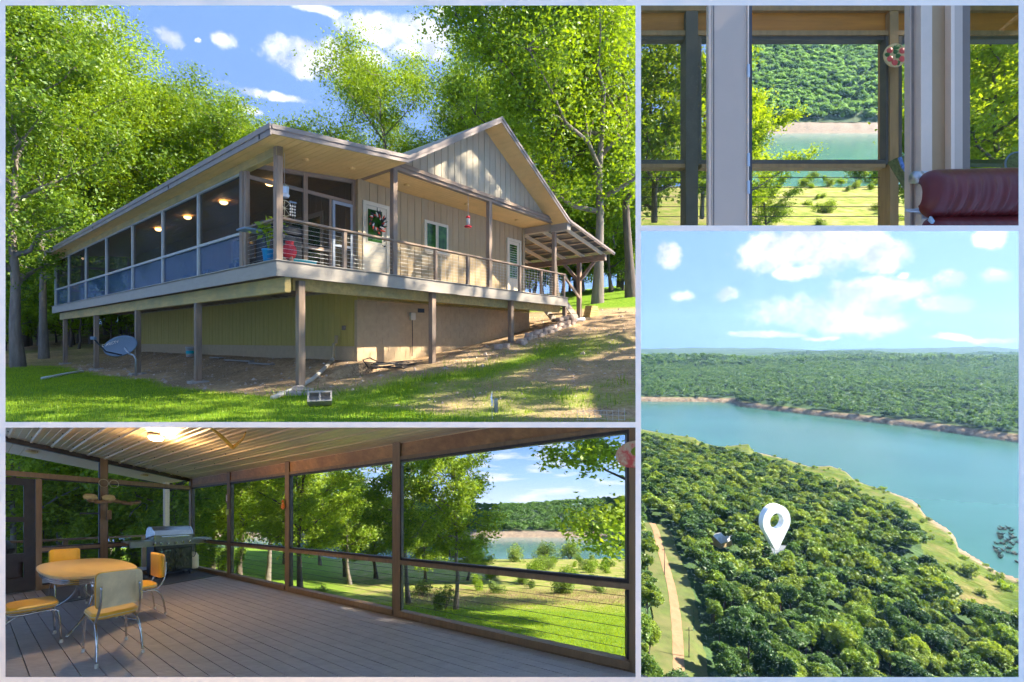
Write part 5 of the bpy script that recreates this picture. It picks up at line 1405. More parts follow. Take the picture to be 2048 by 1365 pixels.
dh = np.linspace(92, 150, 26); DH, TH = np.meshgrid(dh, np.linspace(-.5, 1.118, 60), indexing='ij'); XH = DH * TH
Gh = PW(XH, DH, hill_up(XH, DH))
tag(obj('hill', grid_mesh('hill', Gh[..., 0], Gh[..., 1], Gh[..., 2]), HILLM), 'wooded hill across the lake past the lawn', kind='structure')

# low-cost woodland trees, used wherever a wood reads as one mass
def clump_tree(name, seed, r, h, n, leaf, ml, trunk=True):
    g = np.random.default_rng(seed); nl = int(g.integers(8, 15))
    lob = g.normal(size=(nl, 3)); lob /= np.linalg.norm(lob, axis=1)[:, None]; lob[:, 2] = np.abs(lob[:, 2]) * .9 - .15
    C = lob * np.array([r * g.uniform(.5, .8), r * g.uniform(.5, .8), r * g.uniform(.35, .65)]) * g.uniform(.45, 1.2, (nl, 1)); C[0] = (0, 0, r * .3)
    lr = r * g.uniform(.20, .48, nl)
    i = g.choice(nl, n, p=lr ** 2 / (lr ** 2).sum()); d = g.normal(size=(n, 3)); d /= np.linalg.norm(d, axis=1)[:, None]
    P = C[i] + d * lr[i][:, None] * g.uniform(.55, 1.12, (n, 1)) * np.array([1, 1, .8])
    P += .10 * r * np.sin(P[:, [1, 2, 0]] * (5.0 / r) + g.uniform(0, 6, 3)) * g.uniform(.3, 1.3, (n, 1)); P[:, 2] += h - r * .65
    me = leaves_mesh(name, P, leaf, up=.5, asp=.75, seed=seed + 9); me.materials.append(ml)
    wd = MB().tube([(0, 0, -1.5), (0, 0, h * .45), (.1, .1, h * .85)], [.28, .22, .08], 5)
    for k in range(4):
        a = k * 1.6; wd.tube([(0, 0, h * .45), (math.cos(a) * r * .5, math.sin(a) * r * .5, h * .8)], [.12, .03], 4, False)
    w = bpy.data.meshes.new(name + '_wood'); w.from_pydata([tuple(v) for v in wd.v], [], wd.f); w.materials.append(BARK)
    return me, w
def instanced(name, label, kinds, pts, rz, sc):
    """one uncountable wood: the tree shapes in `kinds` set on points"""
    col = bpy.data.collections.new(name + '_shapes')
    for k, me in enumerate(kinds):
        o = bpy.data.objects.new('%s_shape_%02d' % (name, k), me); col.objects.link(o)
    me = bpy.data.meshes.new(name); me.from_pydata([tuple(p) for p in pts], [], [])
    n = len(pts)
    for an, ty, data in (('rz', 'FLOAT', rz), ('sc', 'FLOAT', sc), ('pick', 'INT', np.random.default_rng(5).integers(0, len(kinds), n))):
        at = me.attributes.new(an, ty, 'POINT'); at.data.foreach_set('value', np.asarray(data, np.int32 if ty == 'INT' else np.float32))
    o = obj(name, me); tag(o, label, kind='stuff')
    ng = bpy.data.node_groups.new(name, 'GeometryNodeTree')
    ng.interface.new_socket('Geometry', in_out='INPUT', socket_type='NodeSocketGeometry'); ng.interface.new_socket('Geometry', in_out='OUTPUT', socket_type='NodeSocketGeometry')
    N, Lk = ng.nodes, ng.links
    gi, go = N.new('NodeGroupInput'), N.new('NodeGroupOutput')
    ip = N.new('GeometryNodeInstanceOnPoints'); ci = N.new('GeometryNodeCollectionInfo'); ci.inputs['Collection'].default_value = col
    ci.inputs['Separate Children'].default_value = True; ci.inputs['Reset Children'].default_value = True
    def attr(nm, ty):
        a = N.new('GeometryNodeInputNamedAttribute'); a.data_type = ty; a.inputs['Name'].default_value = nm; return a.outputs['Attribute']
    cx = N.new('ShaderNodeCombineXYZ'); Lk.new(attr('rz', 'FLOAT'), cx.inputs[2])
    mp = N.new('GeometryNodeMeshToPoints'); Lk.new(gi.outputs[0], mp.inputs[0])
    Lk.new(mp.outputs[0], ip.inputs['Points']); Lk.new(ci.outputs[0], ip.inputs['Instance'])
    ip.inputs['Pick Instance'].default_value = True; Lk.new(attr('pick', 'INT'), ip.inputs['Instance Index'])
    Lk.new(cx.outputs[0], ip.inputs['Rotation']); Lk.new(attr('sc', 'FLOAT'), ip.inputs['Scale'])
    Lk.new(ip.outputs[0], go.inputs[0])
    md = o.modifiers.new('wood', 'NODES'); md.node_group = ng
    return o
FARK = [clump_tree('far_crown_%d' % k, 60 + k, 3.2, 5.5, 170, 1.15, LEAF_F)[0] for k in range(4)]
HILLK = [clump_tree('hill_crown_%d' % k, 70 + k, 2.2, 3.6, 420, .55, LEAF_F)[0] for k in range(4)]
g = np.random.default_rng(3)
n = 2600
d_ = g.uniform(91.5, 140, n); x_ = d_ * g.uniform(-.48, 1.1, n)
pts = PW(x_, d_, hill_up(x_, d_)); ok = in_bay(pts + np.array([2.5, 0, 0]), BAY_PORCH)
instanced('hill_forest', 'dense green forest on the hill across the lake, past the lawn', HILLK, pts[ok], g.uniform(0, 6.28, ok.sum()), g.uniform(.7, 1.25, ok.sum()) * PS * .62)

# trees on the lawn
def ptree(kind, name, label, x, d, sc, rz=0.0, cat='tree', group=None, dz=0.0):
    p = PW(x, d, float(lawn_up(np.array([x]), np.array([d]))[0]) + dz)
    s = (sc, sc, sc) if isinstance(sc, (int, float)) else sc
    return kind.place(name, label, tuple(p), rz, tuple(q * PS for q in s), cat, group, BAY_PORCH)
def pxz(px, d): return (px - 641) / 563 * d
LEAF_LIT = leaf_mat('leaf_oak_brightened', (.09, .18, .012), (.35, .48, .03), .5)  # oak leaf colour brightened, standing in for sunlight these shaded trees lack
OAKP = [TreeKind('lawn_oak_a', LEAF_LIT, BARK, 51, H=9, R=2.6, tr=.17, base=.30, nleaf=22000, leaf=.155, limbs=15),
        TreeKind('lawn_oak_b', LEAF_LIT, BARK_L, 55, H=9, R=2.3, tr=.16, base=.36, nleaf=20000, leaf=.15, limbs=14)]
for px, d, k, sc, lb in ((601, 17.5, 0, (1.1, 1.1, 1.05), 'dark trunked oak on the lawn, left in the wide screen bay'), (535, 21, 1, 1.15, 'oak behind the second screen bay'), (478, 20, 0, 1.15, 'oak with a thick trunk behind the first screen bay'),
                         (817, 17, 1, (.9, .9, 1.0), 'oak with a pale trunk just right of the widest post'), (912, 15.6, 1, (.85, .85, .93), 'open oak standing alone before the lake'), (690, 27, 0, 1.0, 'rounded oak at the back of the lawn'),
                         (935, 25, 1, (.75, .75, .36), 'dark low tree at the lake edge of the lawn'),
                         (752, 26, 0, (1.1, 1.1, .75), 'bright low oak left of the widest post'), (700, 23, 1, (1.0, 1.0, .85), 'slim oak between the two middle posts'), (850, 24, 0, (.9, .9, .6), 'small oak behind the pale trunk'), (640, 33, 1, 1.1, 'oak far back beyond the lawn'), (570, 30, 0, 1.15, 'oak in the shade at the wood edge'), (1335, 11.5, 0, (1.35, 1.35, 1.05), 'leafy oak reaching in from the right border before the lake')):
    ptree(OAKP[k], 'lawn_oak', lb, pxz(px, d), d, sc, px * .01, group='oaks below the porch')
rr = random.Random(6)
for i in range(26):
    px = rr.uniform(-140, 560); d = rr.uniform(15, 40)
    if px < 390: x = pxz(px, d)
    else: x = pxz(px, d); d = max(d, 24)
    ptree(OAKP[i % 2], 'wood_tree', 'one of the trees in the shaded wood beside the porch', pxz(px, d), d, rr.uniform(.9, 1.3), i * 1.7, group='trees of the wood beside the porch')
for i in range(20):
    px = rr.uniform(-60, 470); d = rr.uniform(13.5, 26)
    ptree(SAPS[i % 2], 'wood_sapling', 'leafy young tree in the wood beside the porch', pxz(px, d), d, rr.uniform(.5, .85), i * 1.3, 'sapling', 'saplings of the wood beside the porch')
for px, d, sc, lb in ((637, 17, .8, 'small round bush on the lawn in the wide screen bay'), (890, 15.8, 1.1, 'dark bush at the foot of the lone oak'), (845, 19, 1.0, 'bush by the pale trunk'), (1140, 44, 2.6, 'green bush at the water edge'), (1090, 43.5, 2.4, 'second green bush at the water edge'), (1035, 40, 2.2, 'bush left of the two at the water edge')):
    ptree(BUSH[0], 'bush', lb, pxz(px, d), d, sc, px, 'bush', 'bushes below the porch')
for i in range(40):
    d = rr.uniform(19, 43); px = rr.uniform(930, 1290)
    ptree(BUSH[i % 2], 'shore_bush', 'low bush in the rough grass before the lake', pxz(px, d), d, rr.uniform(.5, 1.5), i, 'bush', 'low bushes before the lake')
d_ = g.uniform(7, 17, 60000); x_ = d_ * g.uniform(-.1, 1.1, 60000)
k_ = g.random(60000) < .9
def pgz(x, y):
    d = y / (PS * 1.7407); return PW(x / PS + .680 * d, d, lawn_up(x / PS + .680 * d, d))[..., 2]
q = PW(x_, d_, 0 * d_); ok = in_bay(q, BAY_PORCH[:1])
tag(blades('lawn_grass', q[ok, 0], q[ok, 1], pgz, .10, .018, GRASSM, 7), 'short grass of the lawn below the porch', kind='stuff')
d_ = g.uniform(16.5, 21, 16000); x_ = d_ * g.uniform(.3, 1.1, 16000); q = PW(x_, d_, 0 * d_); ok = in_bay(q, BAY_PORCH[:1])
tag(blades('dry_grass', q[ok, 0], q[ok, 1], pgz, .16, .02, DRYM, 8), 'strip of dry pinkish grass below the lawn', kind='stuff')
# sky over that lake (the site falls away, so its sky stands lower than the one over the house)
def sky_mat():
    m = bpy.data.materials.new('lake_sky'); m.use_nodes = True
    N, Lk = m.node_tree.nodes, m.node_tree.links; N.clear()
    out = N.new('ShaderNodeOutputMaterial'); em = N.new('ShaderNodeEmission'); tc = N.new('ShaderNodeTexCoord')
    sp = N.new('ShaderNodeSeparateXYZ'); Lk.new(tc.outputs['Generated'], sp.inputs[0])
    cr = N.new('ShaderNodeValToRGB'); e = cr.color_ramp.elements
    e[0].position = .0; e[0].color = (.78, .88, .98, 1); e[1].position = 1.0; e[1].color = (.11, .30, .80, 1)
    e.new(.45).color = (.40, .62, .95, 1)
    Lk.new(sp.outputs[2], cr.inputs[0])
    mp = N.new('ShaderNodeMapping'); mp.inputs['Scale'].default_value = (7, 1, 5); Lk.new(tc.outputs['Generated'], mp.inputs[0])
    no = N.new('ShaderNodeTexNoise'); no.inputs['Scale'].default_value = 2.2; no.inputs['Detail'].default_value = 6; Lk.new(mp.outputs[0], no.inputs['Vector'])
    mr = N.new('ShaderNodeMapRange'); mr.inputs[1].default_value = .5; mr.inputs[2].default_value = .68; mr.inputs[4].default_value = .8; Lk.new(no.outputs[0], mr.inputs[0])
    mx = N.new('ShaderNodeMix'); mx.data_type = 'RGBA'; Lk.new(mr.outputs[0], mx.inputs[0]); Lk.new(cr.outputs[0], mx.inputs[6]); mx.inputs[7].default_value = (.92, .94, .98, 1)
    Lk.new(mx.outputs[2], em.inputs[0]); em.inputs[1].default_value = .42
    Lk.new(em.outputs[0], out.inputs[0])
    return m
ys = np.array([7200.0, 7200.0]); xs = np.linspace(-9500, 7200 * .2572, 6)
SX, SZ = np.meshgrid(xs, np.array([-2650.0, -1225.0])); 
tag(obj('sky', grid_mesh('sky', SX, np.full_like(SX, 7200.0), SZ), sky_mat()), 'blue sky with thin cloud over the lake', kind='structure')

# ------------------------------------------------------------------ the room with the open door (upper right)
def RX(px, Y): return (px - 1024) / FX * Y
def RZp(py, Y): return (682 - py) / FX * Y
def rbox(t, name, m, x0, x1, y0, y1, Y, dep=.1, bev=0, part=None):
    """upright piece of the room at distance Y, between the given bearings and heights"""
    b = t.location
    mb = MB().box(RX(x0, Y) - b.x, RX(x1, Y) - b.x, Y - b.y, Y + dep - b.y, RZp(y1, Y) - b.z, RZp(y0, Y) - b.z)
    return mb.build(name, m, part or t, clip=BAY_ROOM, base=b, bev=bev)
def rthing(name, label, cat, px, py, Y): return thing(name, label, cat, (RX(px, Y), Y, RZp(py, Y)))
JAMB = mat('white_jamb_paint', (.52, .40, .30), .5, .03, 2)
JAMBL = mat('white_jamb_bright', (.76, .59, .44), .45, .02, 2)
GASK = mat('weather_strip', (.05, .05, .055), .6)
WALLB = mat('beige_room_wall', (.42, .27, .14), .8, .04, 2)
RBR = mat('deck_post_brown', (.34, .20, .075), .65, .15, 3, (3, 3, .4), .1, 12)
RBE = mat('deck_beam_orange', (.46, .17, .02), .5, .15, 2, (.3, 2, 4), .1, 10)
RDK = mat('deck_screen_trim', (.10, .085, .06), .6, .15, 3)
# fixed jamb between the left pane and the door opening
t = rthing('door_jamb', 'broad grey white door jamb left of the open doorway', 'door frame', 1460, 450, 7.0)
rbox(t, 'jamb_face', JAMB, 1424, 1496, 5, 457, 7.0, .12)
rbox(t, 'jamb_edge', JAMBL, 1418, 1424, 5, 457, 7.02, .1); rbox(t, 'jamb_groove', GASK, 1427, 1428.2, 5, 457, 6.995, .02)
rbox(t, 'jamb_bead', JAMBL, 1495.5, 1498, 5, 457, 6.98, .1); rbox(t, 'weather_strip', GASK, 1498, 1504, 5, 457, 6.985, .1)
for y in (128, 306, 361): rbox(t, 'hinge', METALG, 1495, 1500, y, y + 26, 6.97, .03)
# tinted pane left of the jamb
t = rthing('side_light', 'slightly dusty glass side pane left of the jamb', 'window', 1350, 450, 7.05)
rbox(t, 'pane', screen_mat('dusty_glass', (.08, .075, .02), .18, 0), 1276, 1418, 3, 458, 7.06, .01)
t = rthing('right_window', 'window pane right of the beige wall', 'window', 1990, 450, 7.05)
rbox(t, 'pane', screen_mat('clear_glass', (.08, .10, .02), .12, 0), 1940, 2040, 3, 458, 7.20, .01)
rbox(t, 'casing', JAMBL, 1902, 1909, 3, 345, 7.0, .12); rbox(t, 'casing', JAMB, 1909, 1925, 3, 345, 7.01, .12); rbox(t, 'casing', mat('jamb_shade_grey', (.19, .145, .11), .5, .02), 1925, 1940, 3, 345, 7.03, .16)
# door leaf standing open, seen on edge
t = rthing('open_door', 'white door standing open edge-on with deadbolt and lever', 'door', 1845, 450, 6.9)
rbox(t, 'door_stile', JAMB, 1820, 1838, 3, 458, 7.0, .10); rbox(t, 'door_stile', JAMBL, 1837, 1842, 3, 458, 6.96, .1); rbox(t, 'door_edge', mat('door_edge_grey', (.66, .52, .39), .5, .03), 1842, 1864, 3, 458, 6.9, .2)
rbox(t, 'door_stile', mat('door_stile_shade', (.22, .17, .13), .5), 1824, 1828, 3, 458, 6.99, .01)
for y0, y1, yc in ((342, 369, 355), (411, 438, 424)):
    p = rbox(t, 'latch_plate', METALG, 1845, 1858, y0, y1, 6.88, .02, .003); rbox(t, 'latch_bolt', DARK, 1848, 1855, y0 + 7, y1 - 8, 6.872, .02, part=p)
def rtube(t, name, m, pts, r, Y, n=10):
    b = t.location
    return MB().tube([(RX(x, Y + dy) - b.x, Y + dy - b.y, RZp(y, Y + dy) - b.z) for x, y, dy in pts], r, n).build(name, m, t, smooth=True, clip=BAY_ROOM, base=b)
rtube(t, 'deadbolt_ring', METALG, [(1840, 355, 0), (1826, 355, .0)], .085, 6.9, 14); rtube(t, 'deadbolt_knob', CHROME, [(1865, 355, 0), (1872, 356, 0), (1875, 357, 0)], [.06, .05, .02], 6.9, 12)
rtube(t, 'lever', METALG, [(1842, 421, 0), (1828, 421, 0), (1811, 421, 0)], [.05, .026, .022], 6.9); rtube(t, 'lever', mat('warm_nickel', (.72, .62, .45), .3, .05, 4, metal=.8), [(1865, 420, 0), (1878, 419, 0), (1893, 419, 0)], [.05, .028, .022], 6.9)
# beige wall between door and window, with the ceiling and side wall that keep the room shaded
t = rthing('room_wall', 'beige strip of room wall between the open door and the right window', None, 1884, 450, 7.1); t['kind'] = 'structure'
rbox(t, 'wall_panel', WALLB, 1864, 1902, 3, 458, 7.1, .1)
# recliner
LEA = mat('maroon_leather', (.11, .010, .010), .40, .18, 3, spec=.5, bump=.15, bscale=16)
t = rthing('leather_recliner', 'maroon leather recliner with pleated headrest at the lower right', 'recliner', 1960, 452, 6.3)
def cushion(name, px0, px1, py0, py1, Y, dep, pleat, amp, seed, tilt=0.0):
    b = t.location; nx, ny = 90, 22; vs = []
    x0, x1, z0, z1 = RX(px0, Y), RX(px1, Y), RZp(py1, Y), RZp(py0, Y)
    rr_ = random.Random(seed); ph = [rr_.uniform(0, 6) for _ in range(4)]
    for j in range(ny + 1):
        v = j / ny; th = math.pi * v
        for i in range(nx + 1):
            u = i / nx
            corner = min(1, (min(u, .999) / .16)) if u < .16 else 1
            corner = math.sqrt(max(0, 1 - (1 - corner) ** 2))
            zc = (z0 + z1) / 2 + (z1 - z0) / 2 * math.cos(th) * (.45 + .55 * corner)
            yy = -dep * math.sin(th) * (.25 + .75 * corner)
            fold = math.sin(u * pleat + ph[0] + 1.2 * math.sin(u * 9 + ph[1]) + (v - .5) * 2.2) + .5 * math.sin(u * pleat * 1.9 + ph[2])
            yy += amp * fold * math.exp(-((v - .72) / .26) ** 2) * min(1, u * 4)
            zc += tilt * (u - .5) * (z1 - z0)
            vs.append((x0 + (x1 - x0) * u - b.x, Y + yy - b.y + .2, zc - b.z))
    W_ = nx + 1
    fs = [(j * W_ + i, j * W_ + i + 1, (j + 1) * W_ + i + 1, (j + 1) * W_ + i) for j in range(ny) for i in range(nx)]
    fs.append(tuple(range(0, W_))[::1])
    return MB().add(vs, fs[:-1]).build(name, LEA, t, smooth=True, clip=BAY_ROOM, base=b)
cushion('headrest', 1862, 2075, 328, 428, 6.3, .26, 54, .020, 1, .05)
cushion('backrest', 1868, 2080, 424, 520, 6.32, .22, 46, .03, 2)
MB().blob((RX(1868, 6.4) - t.location.x, .15, RZp(445, 6.4) - t.location.z), (.03, .05, .09), 2).build('side_lever', mat('pale_blue_trim', (.40, .55, .68), .4), t, clip=BAY_ROOM, base=t.location)
# patterned chair on the deck, a corner showing left of the door
t = rthing('patterned_chair', 'woven patterned deck chair, one corner showing beside the door', 'chair', 1815, 360, 10.0)
b = t.location
PAT = mat('woven_pattern', (.13, .14, .05), .9, .5, 18, bump=.3, bscale=40)
MB().prism([(RX(1797, 10) - b.x, 0, RZp(314, 10) - b.z), (RX(1806, 10) - b.x, 0, RZp(311, 10) - b.z), (RX(1832, 10) - b.x, 0, RZp(312, 10) - b.z), (RX(1832, 10) - b.x, 0, RZp(372, 10) - b.z)], (0, .3, 0)).build('backrest', PAT, t)
MB().tube([(RX(1797, 10) - b.x, -.03, RZp(316, 10) - b.z), (RX(1803, 10) - b.x, -.03, RZp(334, 10) - b.z), (RX(1822, 10) - b.x, -.03, RZp(358, 10) - b.z)], .035, 6).build('arm_roll', mat('blue_pattern', (.12, .20, .42), .8, .5, 20), t)
t = rthing('round_cushion', 'dark round chair back peeping over the recliner at the right border', 'cushion', 2030, 330, 9.0)
MB().blob((0, 0, 0), (.22, .08, .22), 3, 16, 10, .02).build('cushion_body', PAT, t, smooth=True, clip=BAY_ROOM, base=t.location); MB().tube([(.22 * math.cos(g), -.04, .22 * math.sin(g)) for g in np.linspace(0, 6.283, 25)], .014, 6).build('piping', DISH, t, clip=BAY_ROOM, base=t.location)
# deck railing and screen frame outside
t = rthing('deck_screen_frame', 'brown deck posts, beam and rails seen through the doorway', 'screen wall', 1660, 450, 12.0)
rbox(t, 'header_beam', RBE, 1276, 2045, 23, 61, 12.1, .3); rbox(t, 'beam_trim', RBR, 1276, 2045, 6, 21, 12.0, .3); rbox(t, 'beam_trim', RBR, 1276, 2045, 61, 70, 12.0, .3); rbox(t, 'screen_trim', RDK, 1276, 2045, 70, 79, 12.05, .2)
for x0, x1, m in ((1372, 1396, RDK), (1780, 1797, RBR)): rbox(t, 'post', m, x0, x1, 22, 458, 11.95, .4)
for x0, x1 in ((1396.4, 1403), (1772, 1779.6), (1797.4, 1804)): rbox(t, 'screen_trim', RDK, x0, x1, 72, 328, 12.0, .2)
for x0, x1 in ((1276, 1371.6), (1403, 1771), (1797.4, 1835)):
    rbox(t, 'screen_trim', RDK, x0, x1, 319.5, 327.4, 12.02, .2); rbox(t, 'middle_rail', RBR, x0, x1, 327.6, 335, 12.0, .25)
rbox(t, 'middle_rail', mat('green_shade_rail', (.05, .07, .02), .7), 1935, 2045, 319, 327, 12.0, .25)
for k in range(6):
    y = 355 + k * 19.5; rtube(t, 'cable', PDARK, [(1276, y, 0), (1835, y, 0)], .009, 12.3, 5)
PLT = mat('plate_straw', (.66, .46, .20), .5, .08, 6)
t = rthing('fruit_plate', 'round straw plate painted with red apples and green leaves on the deck post', 'plate', 1788.5, 112, 11.7)
MB().lathe([(.0, .0), (.27, .0), (.28, .02), (.27, .05), (.0, .045)], 28).build('plate_rim', PLT, t)
t.rotation_euler = (R_(90), 0, 0)
APP = mat('apple_red', (.68, .10, .07), .4, .15, 6); 
for k, (x, y) in enumerate(((-.15, .10), (.15, .09), (-.14, -.10), (.14, -.10), (-.03, -.19))): MB().blob((x, y, .055), (.075, .07, .03), k, 12, 8, .05).build('painted_apple', APP, t, smooth=True)
for k, (x, y) in enumerate(((-.01, .17), (.05, -.03), (-.20, .0), (.04, -.2), (.05, .19), (.0, .07))): MB().blob((x, y, .05), (.07, .05, .02), k + 9, 9, 6, .35).build('painted_leaf', mat('plate_green', (.06, .14, .03), .6), t)
# ------------------------------------------------------------------ shore and hill outside the doorway (the slope climbs away)
LEAF_R = leaf_mat('leaf_sunny_hill', (.09, .21, .05), (.26, .46, .11), .45, .8)
RK = .456
def RW(px, d, drop): return np.stack([(np.asarray(px) - 1024) / FX * d + 0 * drop, d + 0 * np.asarray(px) + 0 * drop, RK * d - drop + 0 * np.asarray(px)], -1)
def ddist(py, drop=15.0): return drop * FX / (py - 235.0)
pxs = np.linspace(1440, 1850, 90)
def rstrip(name, label, m, rows, attr=None, kind='structure', pxs=pxs):
    D_ = np.array([r[0] for r in rows]); H_ = np.array([r[1] for r in rows])
    PX, DG = np.meshgrid(pxs, D_); HG = np.repeat(H_[:, None], len(pxs), 1)
    HG = HG + np.array([r[2] for r in rows])[:, None] * fbm(PX * .05 * DG / 60, DG, 6, 17)
    Gm = RW(PX, DG, HG)
    return tag(obj(name, grid_mesh(name, Gm[..., 0], Gm[..., 1], Gm[..., 2], {'rough_grass': np.ones_like(PX)}), m), label, kind=kind)
d0, d1, d2 = ddist(455.5), ddist(370), ddist(266)
rstrip('shore_meadow', 'sunny rough grass bank on the near shore beyond the deck', LAWN, [(d0, 15, 0)] + [(d0 + (d1 - d0) * f, 14.5 + .4 * f, 1.0) for f in np.linspace(.05, .95, 16)] + [(d1 + 2, 15.6, 0)], pxs=np.linspace(1277.5, 1850, 110))
WATER3 = mat('lake_water_teal', (.070, .215, .175), .15, .08, .05, (1, 5, 1), spec=.5, bump=.02, bscale=.8)
rstrip('lake', 'teal lake between the near shore and the far bank beyond the deck', WATER3, [(d1 - 6, 15.2, 0), (250, 15.2, 0), (d2 + 10, 15.2, 0)])
rstrip('rock_bank', 'pale rocky far bank of the lake beyond the deck', BANK, [(d2 - 4, 15.6, 0), (d2, 14.0, 2), (d2 + 6, 10.2, 4), (d2 + 15, 6.4, 4), (d2 + 25, 4.3, 1)])
rstrip('hill', 'steep wooded hill above the far bank beyond the deck', HILLM, [(d2 + 21, 4.8, 0), (d2 + 64, -32, 6), (d2 + 118, -70, 6), (d2 + 160, -98, 6)])
n = 1500
f_ = g.random(n); px_ = g.uniform(1440, 1850, n); dd_ = d2 + 24 + f_ * 134
pts = RW(px_, dd_, np.interp(dd_, [d2 + 21, d2 + 64, d2 + 118, d2 + 160], [4.8, -32, -70, -98])); ok = in_bay(pts - np.array([6.0, 0, 0]), BAY_ROOM)
instanced('hill_forest', 'dense forest covering the hill beyond the deck', [clump_tree('rhill_crown_%d' % k, 80 + k, 4.9, 7.4, 800, .95, LEAF_R)[0] for k in range(4)], pts[ok], g.uniform(0, 6.28, ok.sum()), g.uniform(.75, 1.3, ok.sum()))
def rtree(kind, name, label, px, d, drop, sc, rz=0, cat='tree', group=None):
    p = RW(np.array(px), d, np.array(drop)); return kind.place(name, label, tuple(float(q) for q in p), rz, sc, cat, group, BAY_ROOM)
for px, d, drop, k, sc, lb in ((1310, 34, 11, 0, (1.7, 1.7, 1.75), 'leafy tree filling the left side pane'), (1395, 40, 12, 1, (1.5, 1.5, 1.8), 'tree between the side pane post and the jamb'), (1985, 34, 10, 0, (1.8, 1.8, 1.75), 'leafy tree filling the right window'),
                               (2060, 38, 11, 1, (1.9, 1.9, 1.9), 'tree at the right border behind the window'), (1935, 44, 12, 1, (1.6, 1.6, 1.6), 'tree behind the beige wall strip'), (2005, 50, 13, 0, (2.4, 2.4, 2.4), 'tall tree farther back in the right window'), (1850, 36, 10, 1, (.95, .95, 1.15), 'slim tree just left of the open door'), (1530, 56, 15, 0, (1.0, 1.0, .85), 'dark rounded tree on the near shore beside the jamb'), (1490, 40, 11.5, 1, (1.45, 1.45, 1.32), 'tree behind the jamb whose twigs reach into the doorway')):
    rtree(OAKP[k], 'shore_tree', lb, px, d, drop, sc, px * .03, group='trees beyond the deck')
rr = random.Random(12)
for i, (px, d, sc) in enumerate([(1713, 108, 3.6), (1756, 108, 4.0), (1650, 70, 2.0)] + [(rr.uniform(1600, 1900), rr.uniform(62, 112), rr.uniform(.8, 1.8)) for _ in range(30)]):
    rtree(BUSH[i % 2], 'shore_bush', 'yellow green bush on the shore bank beyond the deck', px, d * 1.07, 15.0, sc * 1.1, i, 'bush', 'bushes on the bank beyond the deck')

# ------------------------------------------------------------------ the big lake seen from the air (lower right)
ZL = -120.0
NEAR = np.array([(1270, 858), (1300, 864), (1345, 872), (1388, 877), (1400, 886), (1440, 896), (1470, 893), (1497, 890), (1506, 905), (1560, 918), (1620, 936), (1660, 934), (1692, 946), (1708, 962),
                 (1735, 973), (1790, 990), (1825, 1003), (1838, 1014), (1850, 1034), (1895, 1060), (1913, 1080), (1916, 1098), (1960, 1124), (1990, 1145), (2037, 1160), (2080, 1172)], float)
FARS = np.array([(1270, 803), (1400, 804), (1470, 806), (1478, 813), (1560, 823), (1700, 840), (1800, 852), (1900, 866), (2037, 886), (2080, 892)], float)
WEDGE = np.array([(1270, 874), (1390, 898), (1440, 908), (1490, 914), (1560, 938), (1640, 964), (1690, 985), (1720, 1003), (1790, 1028), (1838, 1072), (1850, 1118), (1868, 1160), (1895, 1190), (1940, 1225), (2037, 1275), (2080, 1300)], float)
def shore_n(t): return -ZL * FX / (np.interp(1024 + t * FX, NEAR[:, 0], NEAR[:, 1]) - 682)
def shore_f(t): return -ZL * FX / (np.interp(1024 + t * FX, FARS[:, 0], FARS[:, 1]) - 682)
def land_z(X, Y):
    t = X / Y; dn = shore_n(t) - Y; df = Y - shore_f(t)
    near = 1.2 + 4.0 * (1 - np.exp(-np.maximum(dn, 0) / 22)) + .055 * np.maximum(dn, 0) + 2.5 * fbm(X, Y, 60, 3) * np.clip(dn / 40, 0, 1)
    h = np.maximum(df, 0)
    ridge = 46 + 60 * fbm(X, Y, 420, 9)
    far = 7 * np.clip(h / 10, 0, 1) + ridge * (1 - np.exp(-(h / 330) ** 1.3)) + 10 * fbm(X, Y, 170, 4) * np.clip(h / 90, 0, 1)
    fade = np.clip((Y - 1700) / 900, 0, 1)
    far = far * (1 - fade) + (14 + 130 * fbm(X, Y, 800, 21) + 16 * np.sin(Y / 210 + X / 500)) * fade
    return ZL + np.where(dn > 0, near, np.where(df > 0, far, -6.0))
